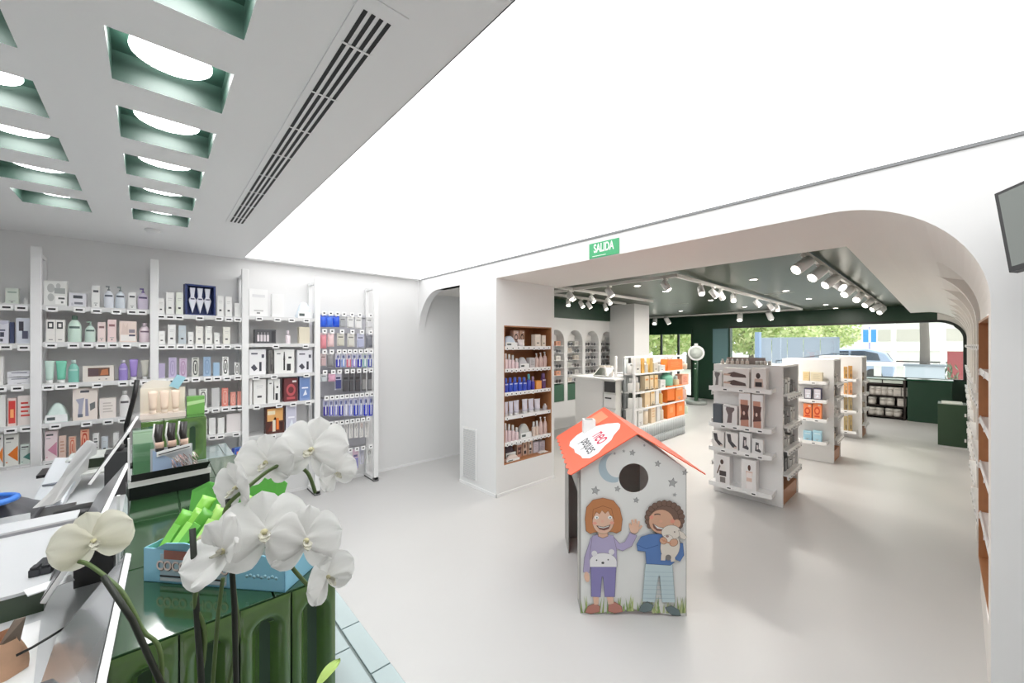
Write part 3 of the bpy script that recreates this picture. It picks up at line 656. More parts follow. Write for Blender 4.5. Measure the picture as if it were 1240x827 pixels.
for (k, j), L in PROD.items():
    if k == 2 and j == 0:
        row(L[:3], 'y', 4.665, ZSH[k][j], SN[j], WB[k], 'products on the wall shelves')
        row(L[3:], 'y', 4.665, ZSH[k][j], SN[j], WB[k], 'products on the wall shelves', offset=4)
        continue
    row(L, 'y', 4.665, ZSH[k][j], SN[j], WB[k], 'products on the wall shelves')
# the navy display box with three white figures on it
a, e, t = aty(223.5, 418, 4.68), aty(261, 418, 4.68), aty(242, 345, 4.68); z0 = ZSH[2][0]; w = e.x-a.x; h = t.z-z0
NV = mat((50, 66, 122), .4)
b = MB(); b.box(-w/2, w/2, .05, .06, 0, h, mat((58, 74, 128), .4))
for q in ((-w/2, -w/2+.014, 0, h), (w/2-.014, w/2, 0, h)): b.box(q[0], q[1], -.03, .06, 0, h, NV)
b.box(-w/2, w/2, -.03, .06, 0, .014, NV); b.box(-w/2, w/2, -.03, .06, h-.014, h, NV)
o = b.build('display_box', loc=((a.x+e.x)/2, 4.70, z0), rz=.12); tag(o, 'navy open display box holding three white figures, on the top shelf', 'display box')
for k in range(3):
    f = MB(); x = (k-1)*w*.25; f.prism([(x-.02, 0, h*.9), (x+.02, 0, h*.9), (x+.012, 0, h*.62), (x+.028, 0, h*.5), (x, 0, h*.08), (x-.028, 0, h*.5), (x-.012, 0, h*.62)], (0, .03, 0), mat((232, 234, 244), .4))
    f.box(x-.014, x+.014, -.004, 0, h*.52, h*.56, mat((90, 90, 120), .5)); f.build('white_figure', o)

# ---- peg hooks and hanging packs
def pegbar(zz, xa, xb, y=4.86):
    b = MB(); b.box(xa-.35, xb-.35, .07, .085, zz-4e-3, zz+4e-3, METAL); return b
rows4 = [  # (tag row py, list of (px centre, width px, top, bottom, style, colour, accent, look))
 (381, [(391, 8, 387, 396, 'bag', (70, 110, 220), (50, 100, 225), 'bright blue sponge bag'), (399, 8, 387, 396, 'bag', (90, 130, 230), (70, 120, 232), 'lighter blue sponge bag'), (407, 8, 387, 396, 'bag', (60, 100, 215), (44, 92, 220), 'blue sponge bag'), (415, 8, 388, 396, 'card', (196, 198, 200), (170, 172, 176), 'grey card pack'), (424.5, 8, 385, 397, 'card', W_, (226, 226, 226), 'white card pack'), (434, 8, 386, 398, 'card', W_, (230, 230, 230), 'white card pack'), (447, 7, 386, 397, 'card', W_, (224, 224, 226), 'white card pack')]),
 (402, [(391.5, 8, 405, 422, 'bag', (234, 206, 210), (232, 150, 160), 'pink pouch pack'), (400.5, 8, 405, 420, 'bag', (236, 214, 214), (238, 206, 206), 'pale pink pouch pack'), (412.5, 9, 405, 419, 'card', (224, 222, 212), (206, 204, 190), 'beige card pack'), (425, 9, 405, 420, 'card', (226, 224, 218), (214, 212, 204), 'ivory card pack'), (436.5, 9, 405, 421, 'card', (208, 210, 228), (184, 188, 214), 'lilac-blue card pack'), (447, 8, 406, 421, 'bag', (190, 190, 198), (130, 132, 140), 'grey pouch pack')]),
 (426, [(391.5, 7, 430, 443, 'card', (224, 206, 206), (206, 178, 180), 'dusty pink card pack'), (400, 8, 430, 444, 'bag', (210, 210, 210), (150, 150, 152), 'grey speckled pouch pack'), (409, 6, 430, 445, 'brush', (226, 226, 236), (60, 66, 176), 'toothbrush pack with navy base'), (415.5, 6, 430, 445, 'brush', (226, 230, 240), (150, 170, 220), 'toothbrush pack with pale blue base'), (422, 6, 430, 445, 'brush', (236, 226, 232), (220, 130, 150), 'toothbrush pack with pink base'), (428.5, 6, 430, 445, 'brush', (228, 228, 238), (170, 160, 220), 'toothbrush pack with lilac base'), (435, 6, 430, 445, 'brush', (226, 226, 238), (58, 62, 180), 'toothbrush pack with deep blue base'), (441.5, 6, 430, 445, 'brush', (228, 236, 230), (160, 196, 200), 'toothbrush pack with aqua base'), (447.5, 5.5, 430, 445, 'brush', (226, 226, 238), (100, 110, 190), 'toothbrush pack with slate base')]),
 (450, [(392, 8, 454, 462, 'card', (226, 230, 232), (210, 218, 222), 'small white card pack'), (402, 9, 453, 462, 'bag', (236, 200, 214), (234, 180, 204), 'pink floral pouch pack'), (409.5, 8, 454, 472, 'card', (206, 206, 220), (70, 76, 130), 'navy and white card pack'), (418.5, 7, 455, 474, 'card', (104, 104, 108), (84, 84, 88), 'dark grey card pack'), (425.5, 6, 455, 474, 'card', (100, 100, 104), (90, 90, 94), 'charcoal card pack'), (433, 7, 455, 474, 'card', (92, 92, 96), (80, 80, 84), 'black card pack'), (440.5, 5.5, 455, 473, 'card', (110, 110, 112), (150, 150, 150), 'dark card pack with light window'), (447.5, 5.5, 455, 473, 'card', (96, 96, 100), (140, 140, 142), 'dark spotted card pack')]),
 (480, [(394, 6, 484, 504, 'brush', (206, 206, 226), (70, 60, 160), 'violet toothbrush pack')]+[(400.5+6*k, 5.4, 484, 504, 'brush', (214, 214, 232), [(110, 110, 200), (150, 150, 214), (66, 66, 180), (200, 200, 226), (170, 176, 226), (46, 66, 190), (150, 160, 224), (44, 60, 196), (56, 66, 200)][k], ['periwinkle', 'pale lilac', 'indigo', 'whitish', 'pale blue', 'royal blue', 'light blue', 'deep blue', 'strong blue'][k]+' toothbrush pack') for k in range(9)]),
 (511, [(393+6.4*k, 5, 515-k*.4, 533-k*.5, 'tool', (226, 224, 222), [(120, 120, 120), (206, 190, 160), (160, 150, 150), (170, 170, 176), (150, 150, 154), (176, 176, 176), (150, 146, 144), (190, 150, 140), (150, 150, 150)][k], ['black-handled', 'cream-handled', 'taupe', 'silver', 'steel', 'grey', 'dark steel', 'copper', 'pewter'][k]+' manicure tool pack') for k in range(9)]),
 (545, [(404, 6, 551, 566, 'tool', (222, 222, 222), (140, 140, 144), 'steel scissors pack'), (413.5, 6, 550, 565, 'tool', (224, 222, 222), (150, 150, 150), 'grey tweezers pack'), (422.5, 6, 549, 568, 'card', (228, 226, 232), (216, 214, 222), 'pale card pack'), (430.5, 7, 548, 569, 'card', (216, 190, 206), (140, 140, 190), 'pink and lilac card pack'), (438, 5, 546, 562, 'tool', (190, 190, 206), (170, 170, 176), 'bluish tool pack'), (447, 6, 544, 562, 'tool', (220, 220, 218), (150, 150, 150), 'silver ring tool pack')])]
RN = ['top', 'second', 'third', 'fourth', 'fifth', 'sixth', 'lowest']
def hooks(rowdefs, bay, xa, xb, yitem=4.70):
    for ri, (pyt, L) in enumerate(rowdefs):
        zt = aty((L[0][0]+L[-1][0])/2, pyt, 4.665).z
        bar = pegbar(zt-.012, xa, xb); bo = bar.build('peg_bar', u)
        for i, (pc, wp, p0, p1, st, c, ac, look) in enumerate(L):
            p = aty(pc, p0, yitem); q = aty(pc, p1, yitem); l, r = aty(pc-wp/2, 418, yitem), aty(pc+wp/2, 418, yitem)
            w = (r.x-l.x)*.97; h = p.z-q.z
            hk = MB(); hk.tube([(p.x-.35, .075, zt-.02), (p.x-.35, -.10, zt-.02), (p.x-.35, -.13, zt-.012)], .0022, METAL, 6); hk.build('hook', bo)
            price_tag(bo, p.x-.35, -.135, zt+.004, s=1.35, sq=True)
            for n in range(1):
                ztop = zt-.02+h*.055
                o = product('H', w, max(h, zt-.02-q.z+h*.055), 0, c, (p.x, yitem+.012*n, ztop), 0, style=st, ac=ac)
                tag(o, '%s, %s from left, %s hook row, %s' % (look, ORD[i], 'only' if len(rowdefs) == 1 else RN[ri], bay), 'pack', 'packs hanging on the peg hooks')
hooks(rows4, 'peg bay', POST[4]+.03, POST[5]-.03)
hooks([(540.5, [(305, 6, 545, 556, 'card', (150, 150, 152), (110, 110, 114), 'grey hanging pack'), (316, 7, 544, 558, 'card', (222, 222, 226), (206, 206, 212), 'white hanging pack'), (325, 7, 543, 556, 'card', (206, 206, 208), (120, 120, 126), 'grey and white hanging pack'), (338.5, 8, 542, 553, 'card', (120, 116, 160), (84, 80, 130), 'purple hanging pack'), (354, 8, 541, 556, 'tool', (222, 222, 224), (170, 170, 176), 'white tool pack')])], 'fourth bay', POST[3]+.03, POST[4]-.03)
# ================================================================ WOODEN NICHE IN THE PILLAR
def wood_niche(name, w, h, d, zs, label, place_loc, rz, ntag, tagdrop=0):
    """box lined with wood, white shelf boards; local x across, y into the wall, z up"""
    n = empty(name, place_loc, label, 'shelf', rz=rz)
    b = MB(); t = .012
    b.box(0, t, 0, d, 0, h, WOOD); b.box(w-t, w, 0, d, 0, h, WOOD); b.box(t, w-t, 0, d, h-t, h, WOOD); b.box(t, w-t, 0, d, 0, t, WOOD); b.box(t, w-t, d-t, d, t, h-t, WOOD)
    f = .012; b.box(-f, t, -.006, 0, -f, h+f, WOOD) if False else None
    b.build('wood_lining', n)
    for i, z in enumerate(zs):
        s = MB(); s.box(t, w-t, .01, d-t, z-.012, z, WHITE); s.box(t, w-t, .004, .01, z-.034, z+.006, WHITE); so = s.build('shelf', n)
        for k in range(ntag[i]):
            x = .05+(w-.1)*k/max(1, ntag[i]-1)
            price_tag(so, x, .003, z-.018+random.uniform(-.004, .004), s=1.15, round_=True)
    return n
def nz(py): return aty(640, py, 3.25).z
NZS = [nz(421)+.012, nz(447)+.012, nz(474.5)+.014, nz(502)+.012, nz(532)+.012]
wood_niche('niche_shelf', nx1-nx0, nz1-nz0, nd, [z-nz0 for z in NZS], 'wooden niche shelf with white boards set into the white pillar', (nx0, PY, nz0), 0, [9, 11, 11, 4, 11])
NP = 'pillar niche'
PB = (230, 208, 212)
NR = [
 [('M', 612, 627, 407, 'blue-white cloud pouch', (206, 220, 236), dict(d=.1)), ('C', 627.5, 634, 400, 'pink framed box', (222, 192, 178), dict(de='ring', ac=(90, 70, 70), up=.03, back=.08)), ('C', 635, 641, 400, 'brown framed box', (206, 168, 146), dict(de='ring', ac=(70, 50, 48), up=.03, back=.08)), ('T', 629, 638, 411, 'white cone bag', (240, 232, 232)), ('C', 648, 655, 405, 'cream carton', (236, 224, 212), dict(de='mark')), ('C', 656.5, 661, 406, 'small cream carton', (234, 222, 208), dict(de='mark'))],
 [('S', 612, 615.7, 428, 'pink slim bottle', PB), ('S', 616.3, 620, 429, 'pink slim bottle', PB), ('S', 620.6, 624.3, 430, 'pink slim bottle', PB), ('S', 625.2, 629, 434, 'short pink bottle', PB), ('M', 629.5, 641, 433, 'silver-grey pouch', (206, 206, 210), dict(d=.1)), ('C', 641.5, 648, 433, 'grey patterned carton', (200, 196, 198), dict(de='lines', ac=(160, 156, 160))), ('P', 649, 653.5, 428, 'rose pump bottle', (222, 196, 190)), ('P', 654, 658.5, 427, 'rose pump bottle', (224, 198, 192)), ('P', 659, 663.5, 426, 'rose pump bottle', (222, 194, 190))],
 [('S', 612, 616.5, 458, 'blue bottle', (66, 84, 196), dict(cap=(96, 120, 220), ac=(196, 204, 236))), ('S', 617.4, 622, 457.5, 'blue bottle', (62, 88, 200), dict(cap=(96, 120, 220), ac=(196, 204, 236))), ('S', 623, 628, 457, 'blue bottle', (60, 92, 206), dict(cap=(96, 120, 220), ac=(196, 204, 236))), ('S', 629, 633.5, 457, 'blue bottle', (62, 90, 204), dict(cap=(96, 120, 220), ac=(196, 204, 236))), ('S', 634.3, 639, 457, 'blue bottle', (64, 86, 200), dict(cap=(96, 120, 220), ac=(196, 204, 236))), ('S', 640, 644, 453, 'blue bottle with teal cap', (70, 84, 190), dict(cap=(110, 186, 190))), ('S', 645, 648.5, 456, 'indigo bottle with pink cap', (80, 70, 170), dict(cap=(190, 160, 190))), ('C', 649, 656, 461, 'orange cube carton', (240, 150, 60), dict(de='oc', ac=(246, 176, 100))), ('S', 657.5, 662.5, 452, 'plum purple bottle', (110, 76, 120), dict(cap=(130, 100, 150), ac=(206, 190, 210)))],
 [('T', 611.5, 616.5, 487, 'lilac-white tube', (222, 218, 232)), ('T', 617.3, 623, 486, 'lilac-white tube', (222, 218, 232)), ('T', 623.6, 630.5, 485, 'wide lilac-white tube', (220, 216, 230)), ('T', 634, 640.8, 483.5, 'lilac-white tube', (224, 220, 234)), ('T', 641.5, 648.4, 483, 'lilac-white tube', (224, 220, 234)), ('T', 649.2, 656.5, 483, 'lilac-white tube', (226, 222, 234)), ('B', 659, 663.5, 489, 'small grey bottle', (200, 194, 200))],
 [('S', 611.5, 615.5, 513, 'pink bottle', PB), ('S', 616, 620, 514, 'pink bottle', PB), ('S', 620.6, 624.6, 515, 'pink bottle', PB), ('S', 625.2, 629, 518, 'short pink bottle', PB), ('M', 630, 644, 514, 'grey crinkled pouch', (196, 198, 196), dict(d=.1)), ('S', 646, 649.5, 511, 'beige bottle', (226, 208, 196)), ('S', 650, 653.5, 510, 'beige bottle', (226, 208, 196)), ('P', 654, 658.5, 505, 'rose pump bottle', (222, 196, 190)), ('P', 659.3, 663.5, 505, 'rose pump bottle', (222, 196, 190))],
]
for i, L in enumerate(NR): row(L, 'y', 3.275, NZS[i], SN[i], NP, 'products in the pillar niche')
row([('M', 612, 625, 536, 'dark plum bag', (72, 56, 68), dict(d=.12)), ('C', 626, 632, 535, 'brown photo carton', (196, 160, 140), dict(de='knee')), ('C', 632.8, 638.6, 534, 'brown photo carton', (200, 166, 146), dict(de='bust')), ('C', 639.4, 645, 533, 'tan photo carton', (206, 176, 158), dict(de='man')), ('C', 646, 652.5, 535, 'pale lilac pack', (218, 212, 222), dict(de='lines', ac=(190, 180, 196))), ('C', 653.5, 660, 534, 'pale lilac pack', (220, 214, 224), dict(de='lines', ac=(190, 180, 196)))], 'y', 3.33, nz0+.013, 'floor board', NP, 'products in the pillar niche')
row([('M', 613, 630, 551, 'flat pale sachet pile', (222, 206, 200), dict(d=.05)), ('M', 654, 664, 546, 'flat white sachet', (232, 224, 220), dict(d=.05))], 'y', 3.26, nz0+.013, 'front edge', NP, 'sachets in the pillar niche')

# ================================================================ RIGHT WALL WOODEN NICHE AND RECESS SHELVES
n = wood_niche('niche_shelf', .90, 1.50, .25, [.30, .62, .90, 1.20], 'wooden niche shelf in the right wall beside the arch edge', (3.87, YR+yo(3.42)+.004, .30), PI, [3, 3, 3, 3])
for k, (x0, x1, kk) in enumerate([s for s in segs if s[2] == 'd']):
    n = empty('recess_shelf', ((x0+x1)/2, -.265+yo((x0+x1)/2), 0), 'white shelves with price tags in the right wall recess, %s from the arch' % ORD[k], 'shelf', 'recess shelves along the right wall')
    hw = (x1-x0)/2-.004
    for z in (.45, .85, 1.25, 1.65):
        b = MB(); b.box(-hw, hw, -.06, .13, z-.012, z, WHITE); b.box(-hw, hw, .13, .136, z-.03, z+.004, WHITE); s = b.build('shelf', n)
        for j in range(4): price_tag(s, -hw+.12+.24*j, .137, z-.016, rz=PI, s=1.8)
    for j in range(2):
        for z in (.45, .85, 1.25):
            c = random.choice([(232, 230, 228), (206, 196, 190), (222, 214, 206)])
            o = product('C', .13, .2+.06*j, .12, c, (((x0+x1)/2)-.2+.42*j, -.27+yo((x0+x1)/2), z), PI, de='band', ac=(140, 130, 130))
            tag(o, 'pale carton on the %s recess shelf along the right wall' % ORD[k], 'box', 'cartons on the %s right wall recess' % ORD[k])

# ================================================================ GONDOLAS
def gondola(x0, x1, y0, y1, hgt, zsh_end, zsh_side, label, tags_end, capw=.075):
    """white end boards, protruding end trays, side shelves each way off a spine, wooden base"""
    g = empty('gondola', ((x0+x1)/2, (y0+y1)/2, 0), label, 'display shelf', 'white shelf gondolas in the aisle')
    lx, ly = (x1-x0)/2, (y1-y0)/2
    for a in (-lx, lx-.03):
        b = MB(); b.box(a, a+.03, -ly, ly, 0, hgt, WHITE); b.build('end_board', g, bev=.004)
    b = MB(); b.box(-lx+.031, lx-.031, -.02, .02, .16, hgt-.001, WHITE); b.build('spine', g)
    b = MB(); b.box(-lx+.031, lx-.031, -ly+.012, ly-.012, 0, .155, WOOD); b.build('wooden_base', g, bev=.004)
    b = MB(); b.box(-lx+.031, lx-.031, -ly+.004, ly-.004, hgt-.02, hgt, WHITE); b.build('top_board', g)
    for i, z in enumerate(zsh_end):
        b = MB(); b.box(-lx-.155, -lx-.0005, -ly+.06, ly-.01, z-.012, z, WHITE); b.box(-lx-.16, -lx-.155, -ly+.06, ly-.01, z-.04, z+.006, WHITE)
        b.prism([(-lx-.155, -ly+.055, z-.03), (-lx-.0005, -ly+.055, z-.03), (-lx-.0005, -ly+.055, z+.02), (-lx-.155, -ly+.055, z+.004)], (0, .005, 0), WHITE); s = b.build('shelf', g)
        for t in range(tags_end[i]):
            yy = (ly-.10)*(1-2*(t+.5)/tags_end[i]); price_tag(s, -lx-.161, yy, z-.026, rz=-PI/2, s=1.5)
    for sy in (-1, 1):
        for i, z in enumerate(zsh_side):
            b = MB(); ya, yb2 = sorted((sy*.021, sy*(ly+.03))); yo_ = sy*(ly+.03)
            b.box(-lx+.034, lx-.034, ya, yb2, z-.012, z, WHITE)
            b.box(-lx+.034, lx-.034, min(yo_, yo_+sy*.005), max(yo_, yo_+sy*.005), z-.045, z+.004, WHITE); s = b.build('shelf', g)
            for t in range(6): price_tag(s, -lx+.07+(2*lx-.14)*t/5, yo_+sy*.006, z-.034, rz=0 if sy < 0 else PI, s=1.5)
    return g
def side_goods(x0, x1, y, zs, cols, place, n=4):
    for i, z in enumerate(zs):
        for j in range(n):
            x = x0+(x1-x0)*(j+.5)/n; c = cols[(i*2+j) % len(cols)]; k = 'C' if (i+j) % 3 else 'S'
            hh = random.uniform(.10, .17)
            o = product(k, min((x1-x0)/n*.7, .10), hh, .07, c, (x, y+.07, z), 0, de='band' if k == 'C' else None, ac=(90, 88, 90))
            tag(o, '%s %s, %s from left on the %s of the %s' % (['grey', 'pale', 'white', 'dark'][(i*2+j) % len(cols) % 4], 'carton' if k == 'C' else 'bottle', ORD[j], SN[i], place), KC[k], 'goods on the gondola sides')
# front gondola
gx0, gx1, gy0, gy1 = 4.71, 5.36, 1.085, 1.75
def gz(px, py): return atx(px, py, 4.55).z
E1 = [gz(895, 473)+.026, gz(895, 519)+.026, gz(895, 549.5)+.026, gz(895, 594)+.026]
S1 = [.95, .70, .47, .24]; S1 = [aty(958, p, 1.055).z for p in (478, 515, 543, 572)]
gondola(gx0, gx1, gy0, gy1, 1.44, E1, S1, 'white shelf gondola nearest the toy house, stocked with support brace boxes', [3, 4, 4, 2])
G1 = 'front gondola'
row([('C', 863, 874, 449, 'small white carton with tool mark', W_, dict(de='leg', ac=(120, 116, 116))), ('C', 875, 908, 446, 'wide white carton with two sleeved arms', (238, 234, 232), dict(de='arms')), ('C', 909, 928, 446, 'white carton with portrait in dark top', (236, 232, 230), dict(de='bust'))], 'x', 4.57, E1[0], SN[0], G1, 'boxes on the front gondola end', dep=.08)
row([('C', 863, 874, 489, 'dark slate carton', (92, 100, 108)), ('C', 875, 893, 491, 'white carton with grey knee sleeve', (238, 236, 236), dict(de='leg', ac=(120, 106, 108))), ('C', 894.5, 909, 476, 'tall carton with brown thigh brace', (236, 226, 222), dict(de='knee')), ('C', 910, 924, 478, 'tall carton with brown knee brace', (236, 230, 228), dict(de='knee'))], 'x', 4.57, E1[1], SN[1], G1, 'boxes on the front gondola end', dep=.08)
row([('C', 862, 877, 523, 'white carton with dark sock on foot', (238, 236, 234), dict(de='sock', ac=(78, 74, 78))), ('C', 878, 894, 524, 'second white carton with dark sock', (238, 236, 234), dict(de='sock', ac=(76, 74, 78))), ('C', 895, 909, 524, 'white carton with ankle brace', (236, 236, 236), dict(de='ankle', ac=(92, 90, 94))), ('C', 910, 924, 532, 'smaller white carton with ankle strap', (234, 234, 234), dict(de='ankle', ac=(86, 84, 88)))], 'x', 4.57, E1[2], SN[2], G1, 'boxes on the front gondola end', dep=.08)
row([('C', 866, 884, 552, 'white carton with man wearing lumbar belt', (238, 236, 236), dict(de='man', ac=(90, 72, 66))), ('C', 897, 916, 557, 'white carton with woman in pale corset', (238, 236, 236), dict(de='woman'))], 'x', 4.57, E1[3], SN[3], G1, 'boxes on the front gondola end', dep=.09)
side_goods(gx0+.05, gx1-.05, gy0-.015, S1, [(150, 152, 154), (214, 216, 216), (226, 226, 224), (120, 122, 124)], 'front gondola aisle side', 5)
b = MB(); b.box(-.005, .005, -.22, .16, 0, .075, mat((150, 138, 132), .5)); o = b.build('display_board', loc=(4.80, 1.48, 1.441)); tag(o, 'low taupe backing board behind bottles on top of the front gondola', 'board')
row([('S', 872+6*k, 876.5+6*k, 434.5, 'small cream bottle before the brown board', (226, 216, 208), dict(cap=(240, 238, 236))) for k in range(6)], 'x', 4.73, 1.441, 'top board', G1, 'bottles standing on the front gondola')
row([('J', 914+5*k, 918.5+5*k, 437, 'small grey-white jar', (206, 204, 198)) for k in range(4)], 'x', 4.75, 1.441, 'top right board', G1, 'jars standing on the front gondola')
# middle and rear gondolas
hx0, hx1, hy0, hy1 = 7.0, 7.56, 1.01, 1.62
E2 = [atx(990, p, 6.845).z for p in (462, 484.5, 507.5, 535)]
S2 = [aty(1014, p, .98).z for p in (465, 482, 505, 533)]
gondola(hx0, hx1, hy0, hy1, 1.45, E2, S2, 'second white gondola behind the front one, with orange and blue boxes', [2, 2, 3, 2])
G2 = 'second gondola'
row([('C', 972, 980, 450, 'cream carton', (228, 206, 160), dict(de='lines', ac=(216, 190, 130))), ('C', 981, 996, 451, 'wide ivory carton', (226, 214, 186), dict(de='lines', ac=(206, 196, 170)))], 'x', 6.86, E2[0], SN[0], G2, 'boxes on the second gondola end', dep=.07)
row([('C', 973.5, 983, 470, 'dark carton with pale oval, left', (70, 66, 90), dict(de='clear', ac=(214, 212, 220))), ('C', 984.5, 995, 470, 'dark carton with pale oval, right', (66, 62, 88), dict(de='clear', ac=(216, 212, 220)))], 'x', 6.86, E2[1], SN[1], G2, 'boxes on the second gondola end', dep=.07)
row([('C', 972.5, 983, 489, 'orange carton with red disc, left', (240, 140, 84), dict(de='ring', ac=(206, 70, 40))), ('C', 984, 995, 488, 'orange carton with red disc, right', (242, 144, 88), dict(de='ring', ac=(210, 72, 40)))], 'x', 6.86, E2[2], SN[2], G2, 'boxes on the second gondola end', dep=.07)
row([('C', 972.5, 983, 522, 'light blue carton, left', (160, 204, 224), dict(de='band', ac=(214, 232, 240))), ('C', 984, 995, 522, 'light blue carton, right', (166, 208, 226), dict(de='band', ac=(214, 232, 240)))], 'x', 6.86, E2[3], SN[3], G2, 'boxes on the second gondola end', dep=.07)
side_goods(hx0+.05, hx1-.05, hy0-.015, S2, [(190, 190, 186), (226, 224, 222), (206, 190, 176), (150, 146, 144)], 'second gondola aisle side', 2)
kx0, kx1, ky0, ky1 = 9.23, 9.86, .945, 1.55
E3 = [atx(1027, p, 9.075).z for p in (459, 478, 497, 522)]
S3 = [aty(1046, p, .915).z for p in (462, 478, 497, 516)]
gondola(kx0, kx1, ky0, ky1, 1.45, E3, S3, 'third white gondola near the window, with golden brown boxes', [2, 2, 2, 2])
G3 = 'third gondola'
for i in range(4):
    row([('C', 1021.5, 1026.2, [444, 464, 480, 504][i], 'golden brown carton, left', [(206, 160, 90), (226, 176, 120), (150, 130, 90), (176, 156, 110)][i], dict(de='brush')), ('C', 1027, 1032, [443, 463, 480, 503][i], 'golden brown carton, right', [(196, 146, 76), (214, 150, 96), (160, 140, 96), (170, 146, 96)][i], dict(de='brush'))], 'x', 9.09, E3[i], SN[i], G3, 'boxes on the third gondola end', dep=.07)
side_goods(kx0+.05, kx1-.05, ky0-.015, S3, [(190, 170, 140), (150, 130, 110), (206, 196, 180)], 'third gondola aisle side', 2)

# ================================================================ FLUTED SUN-CARE UNIT
UX0, UX1, UY = 5.58, 7.40, 3.27
f = empty('sun_care_unit', ((UX0+UX1)/2, UY+.16, 0), 'white shelf unit with rounded end and fluted base holding orange sun-care goods', 'display shelf')
L_ = (UX1-UX0)/2; D_ = .18
def stadium(off=0, n=12):
    pts = [(-L_, -D_-off)]
    for i in range(n+1):
        a = math.radians(-90+180*i/n); pts.append((L_-.12+(D_+off)*math.cos(a)*1.0, (D_+off)*math.sin(a)))
    pts.append((-L_, D_+off)); return pts
def uz(px, py): return aty(px, py, UY-.02).z
FL = mat((176, 182, 184), .35)
b = MB(); 
path = stadium()
def along(path, step):
    out = []; 
    for i in range(len(path)-1):
        a, c = Vector((*path[i], 0)), Vector((*path[i+1], 0)); n = max(1, int(round((c-a).length/step)))
        for k in range(n): out.append(a.lerp(c, k/n))
    out.append(Vector((*path[-1], 0))); return out
zs4 = [uz(800, 450), uz(800, 471), uz(800, 490), uz(800, 510)]
fl = along(stadium(-.0), .072)
for zz0, zz1 in ((.02, .14), (.15, zs4[3]-.02)):
    for i in range(len(fl)-1):
        m_ = (fl[i]+fl[i+1])/2; b.lathe([(.033, zz0), (.033, zz1)], FL, 12, c=(m_.x*.985, m_.y*.985, 0))
b.build('fluted_base', f)
b = MB(); b.prism([(x, y, 0) for x, y in stadium(.0)], (0, 0, .02), WHITE); b.prism([(x, y, .14) for x, y in stadium(.006)], (0, 0, .012), WHITE); b.prism([(x, y, .02) for x, y in stadium(-.02)], (0, 0, zs4[3]-.04), mat((112, 118, 120), .4)); b.build('plinth', f)  # dark core colour imitates shade in the gaps between flutes
for z in zs4:
    b = MB(); b.prism([(x, y, z-.022) for x, y in stadium(.012)], (0, 0, .022), WHITE); s = b.build('shelf', f)
for yy in (-D_, D_-.03):
    b = MB(); b.box(-L_-.03, -L_+.01, yy-.015, yy+.015, 0, 1.47, WHITE); b.build('post', f, bev=.004)
b = MB(); b.box(-L_, L_-.16, .0, .02, .1, 1.44, mat((150, 154, 156), .4)); 
for k in range(25): b.lathe([(.027, .5), (.027, 1.43)], FL, 10, c=(-L_+.03+.066*k, .012, 0))
b.build('fluted_back', f)
b = MB(); b.box(-L_, L_-.1, -D_-.01, -D_+.015, 1.44, 1.47, WHITE); b.box(-L_, L_-.1, -.01, .02, 1.44, 1.47, WHITE); b.build('top_rail', f)
SP = 'sun-care unit'
O_ = (250, 132, 52); Y_ = (236, 196, 130)
row([('S', 763.5, 767, 433, 'white bottle with dark cap', W_, dict(cap=(60, 60, 60), ac=(120, 120, 120))), ('C', 769, 776, 434, 'white carton', (236, 234, 228), dict(de='mark')), ('C', 777, 780.5, 433, 'orange-yellow carton', (234, 182, 90)), ('S', 782, 786, 434, 'white bottle', W_), ('C', 787, 790.5, 433, 'amber carton', (230, 190, 110)), ('C', 792, 797, 439, 'ivory carton with dark mark', (234, 230, 220), dict(de='mark')), ('C', 798.5, 805.5, 442, 'low white carton', W_, dict(de='mark')), ('C', 808, 827, 435, 'wide orange pack', O_, dict(de='lines', ac=(252, 160, 90))), ('S', 829.5, 834, 436, 'beige bottle', (232, 212, 190))], 'y', UY, zs4[0], SN[0], SP, 'sun-care goods on the fluted unit', dep=.1)
row([('S', 765, 769, 458, 'white bottle', W_), ('S', 771.5, 776, 457, 'white bottle', (236, 230, 222)), ('C', 781, 786, 455, 'cream-orange carton', (240, 222, 190), dict(de='band', ac=(240, 170, 80))), ('C', 787, 791.5, 454, 'cream-orange carton', (242, 220, 184), dict(de='band', ac=(240, 166, 76))), ('C', 792.5, 797, 454, 'yellow-orange carton', (240, 206, 150), dict(de='band', ac=(240, 150, 60))), ('C', 799.5, 806, 460, 'low white carton', W_, dict(de='mark')), ('B', 808, 818.5, 450, 'mint green bottle', (130, 204, 176), dict(cap=(120, 196, 168))), ('S', 820, 824, 455, 'cream bottle', (236, 216, 180)), ('C', 825.5, 834, 453, 'salmon pink carton', (238, 172, 146), dict(de='lines', ac=(220, 120, 100)))], 'y', UY, zs4[1], SN[1], SP, 'sun-care goods on the fluted unit', dep=.1)
row([('S', 765, 769, 474, 'white bottle with dark green cap', W_, dict(cap=(50, 56, 48))), ('S', 770, 774, 474, 'white bottle with dark green cap', W_, dict(cap=(50, 56, 48))), ('S', 775, 779, 474, 'white bottle with dark green cap', W_, dict(cap=(50, 56, 48))), ('C', 781, 787, 471, 'cream carton', (242, 216, 176)), ('C', 788, 793, 470, 'cream carton with gold band', (240, 220, 186), dict(de='band', ac=(226, 180, 90))), ('C', 794, 798, 470, 'white carton', W_), ('S', 800, 804, 469, 'amber bottle', (234, 196, 130)), ('C', 808, 817, 467, 'orange pack', O_), ('C', 818, 827, 466, 'orange pack with pale lid', (248, 148, 70), dict(de='band', ac=(250, 200, 150))), ('S', 829, 833.5, 465, 'pinkish bottle', (236, 206, 196))], 'y', UY, zs4[2], SN[2], SP, 'sun-care goods on the fluted unit', dep=.1)
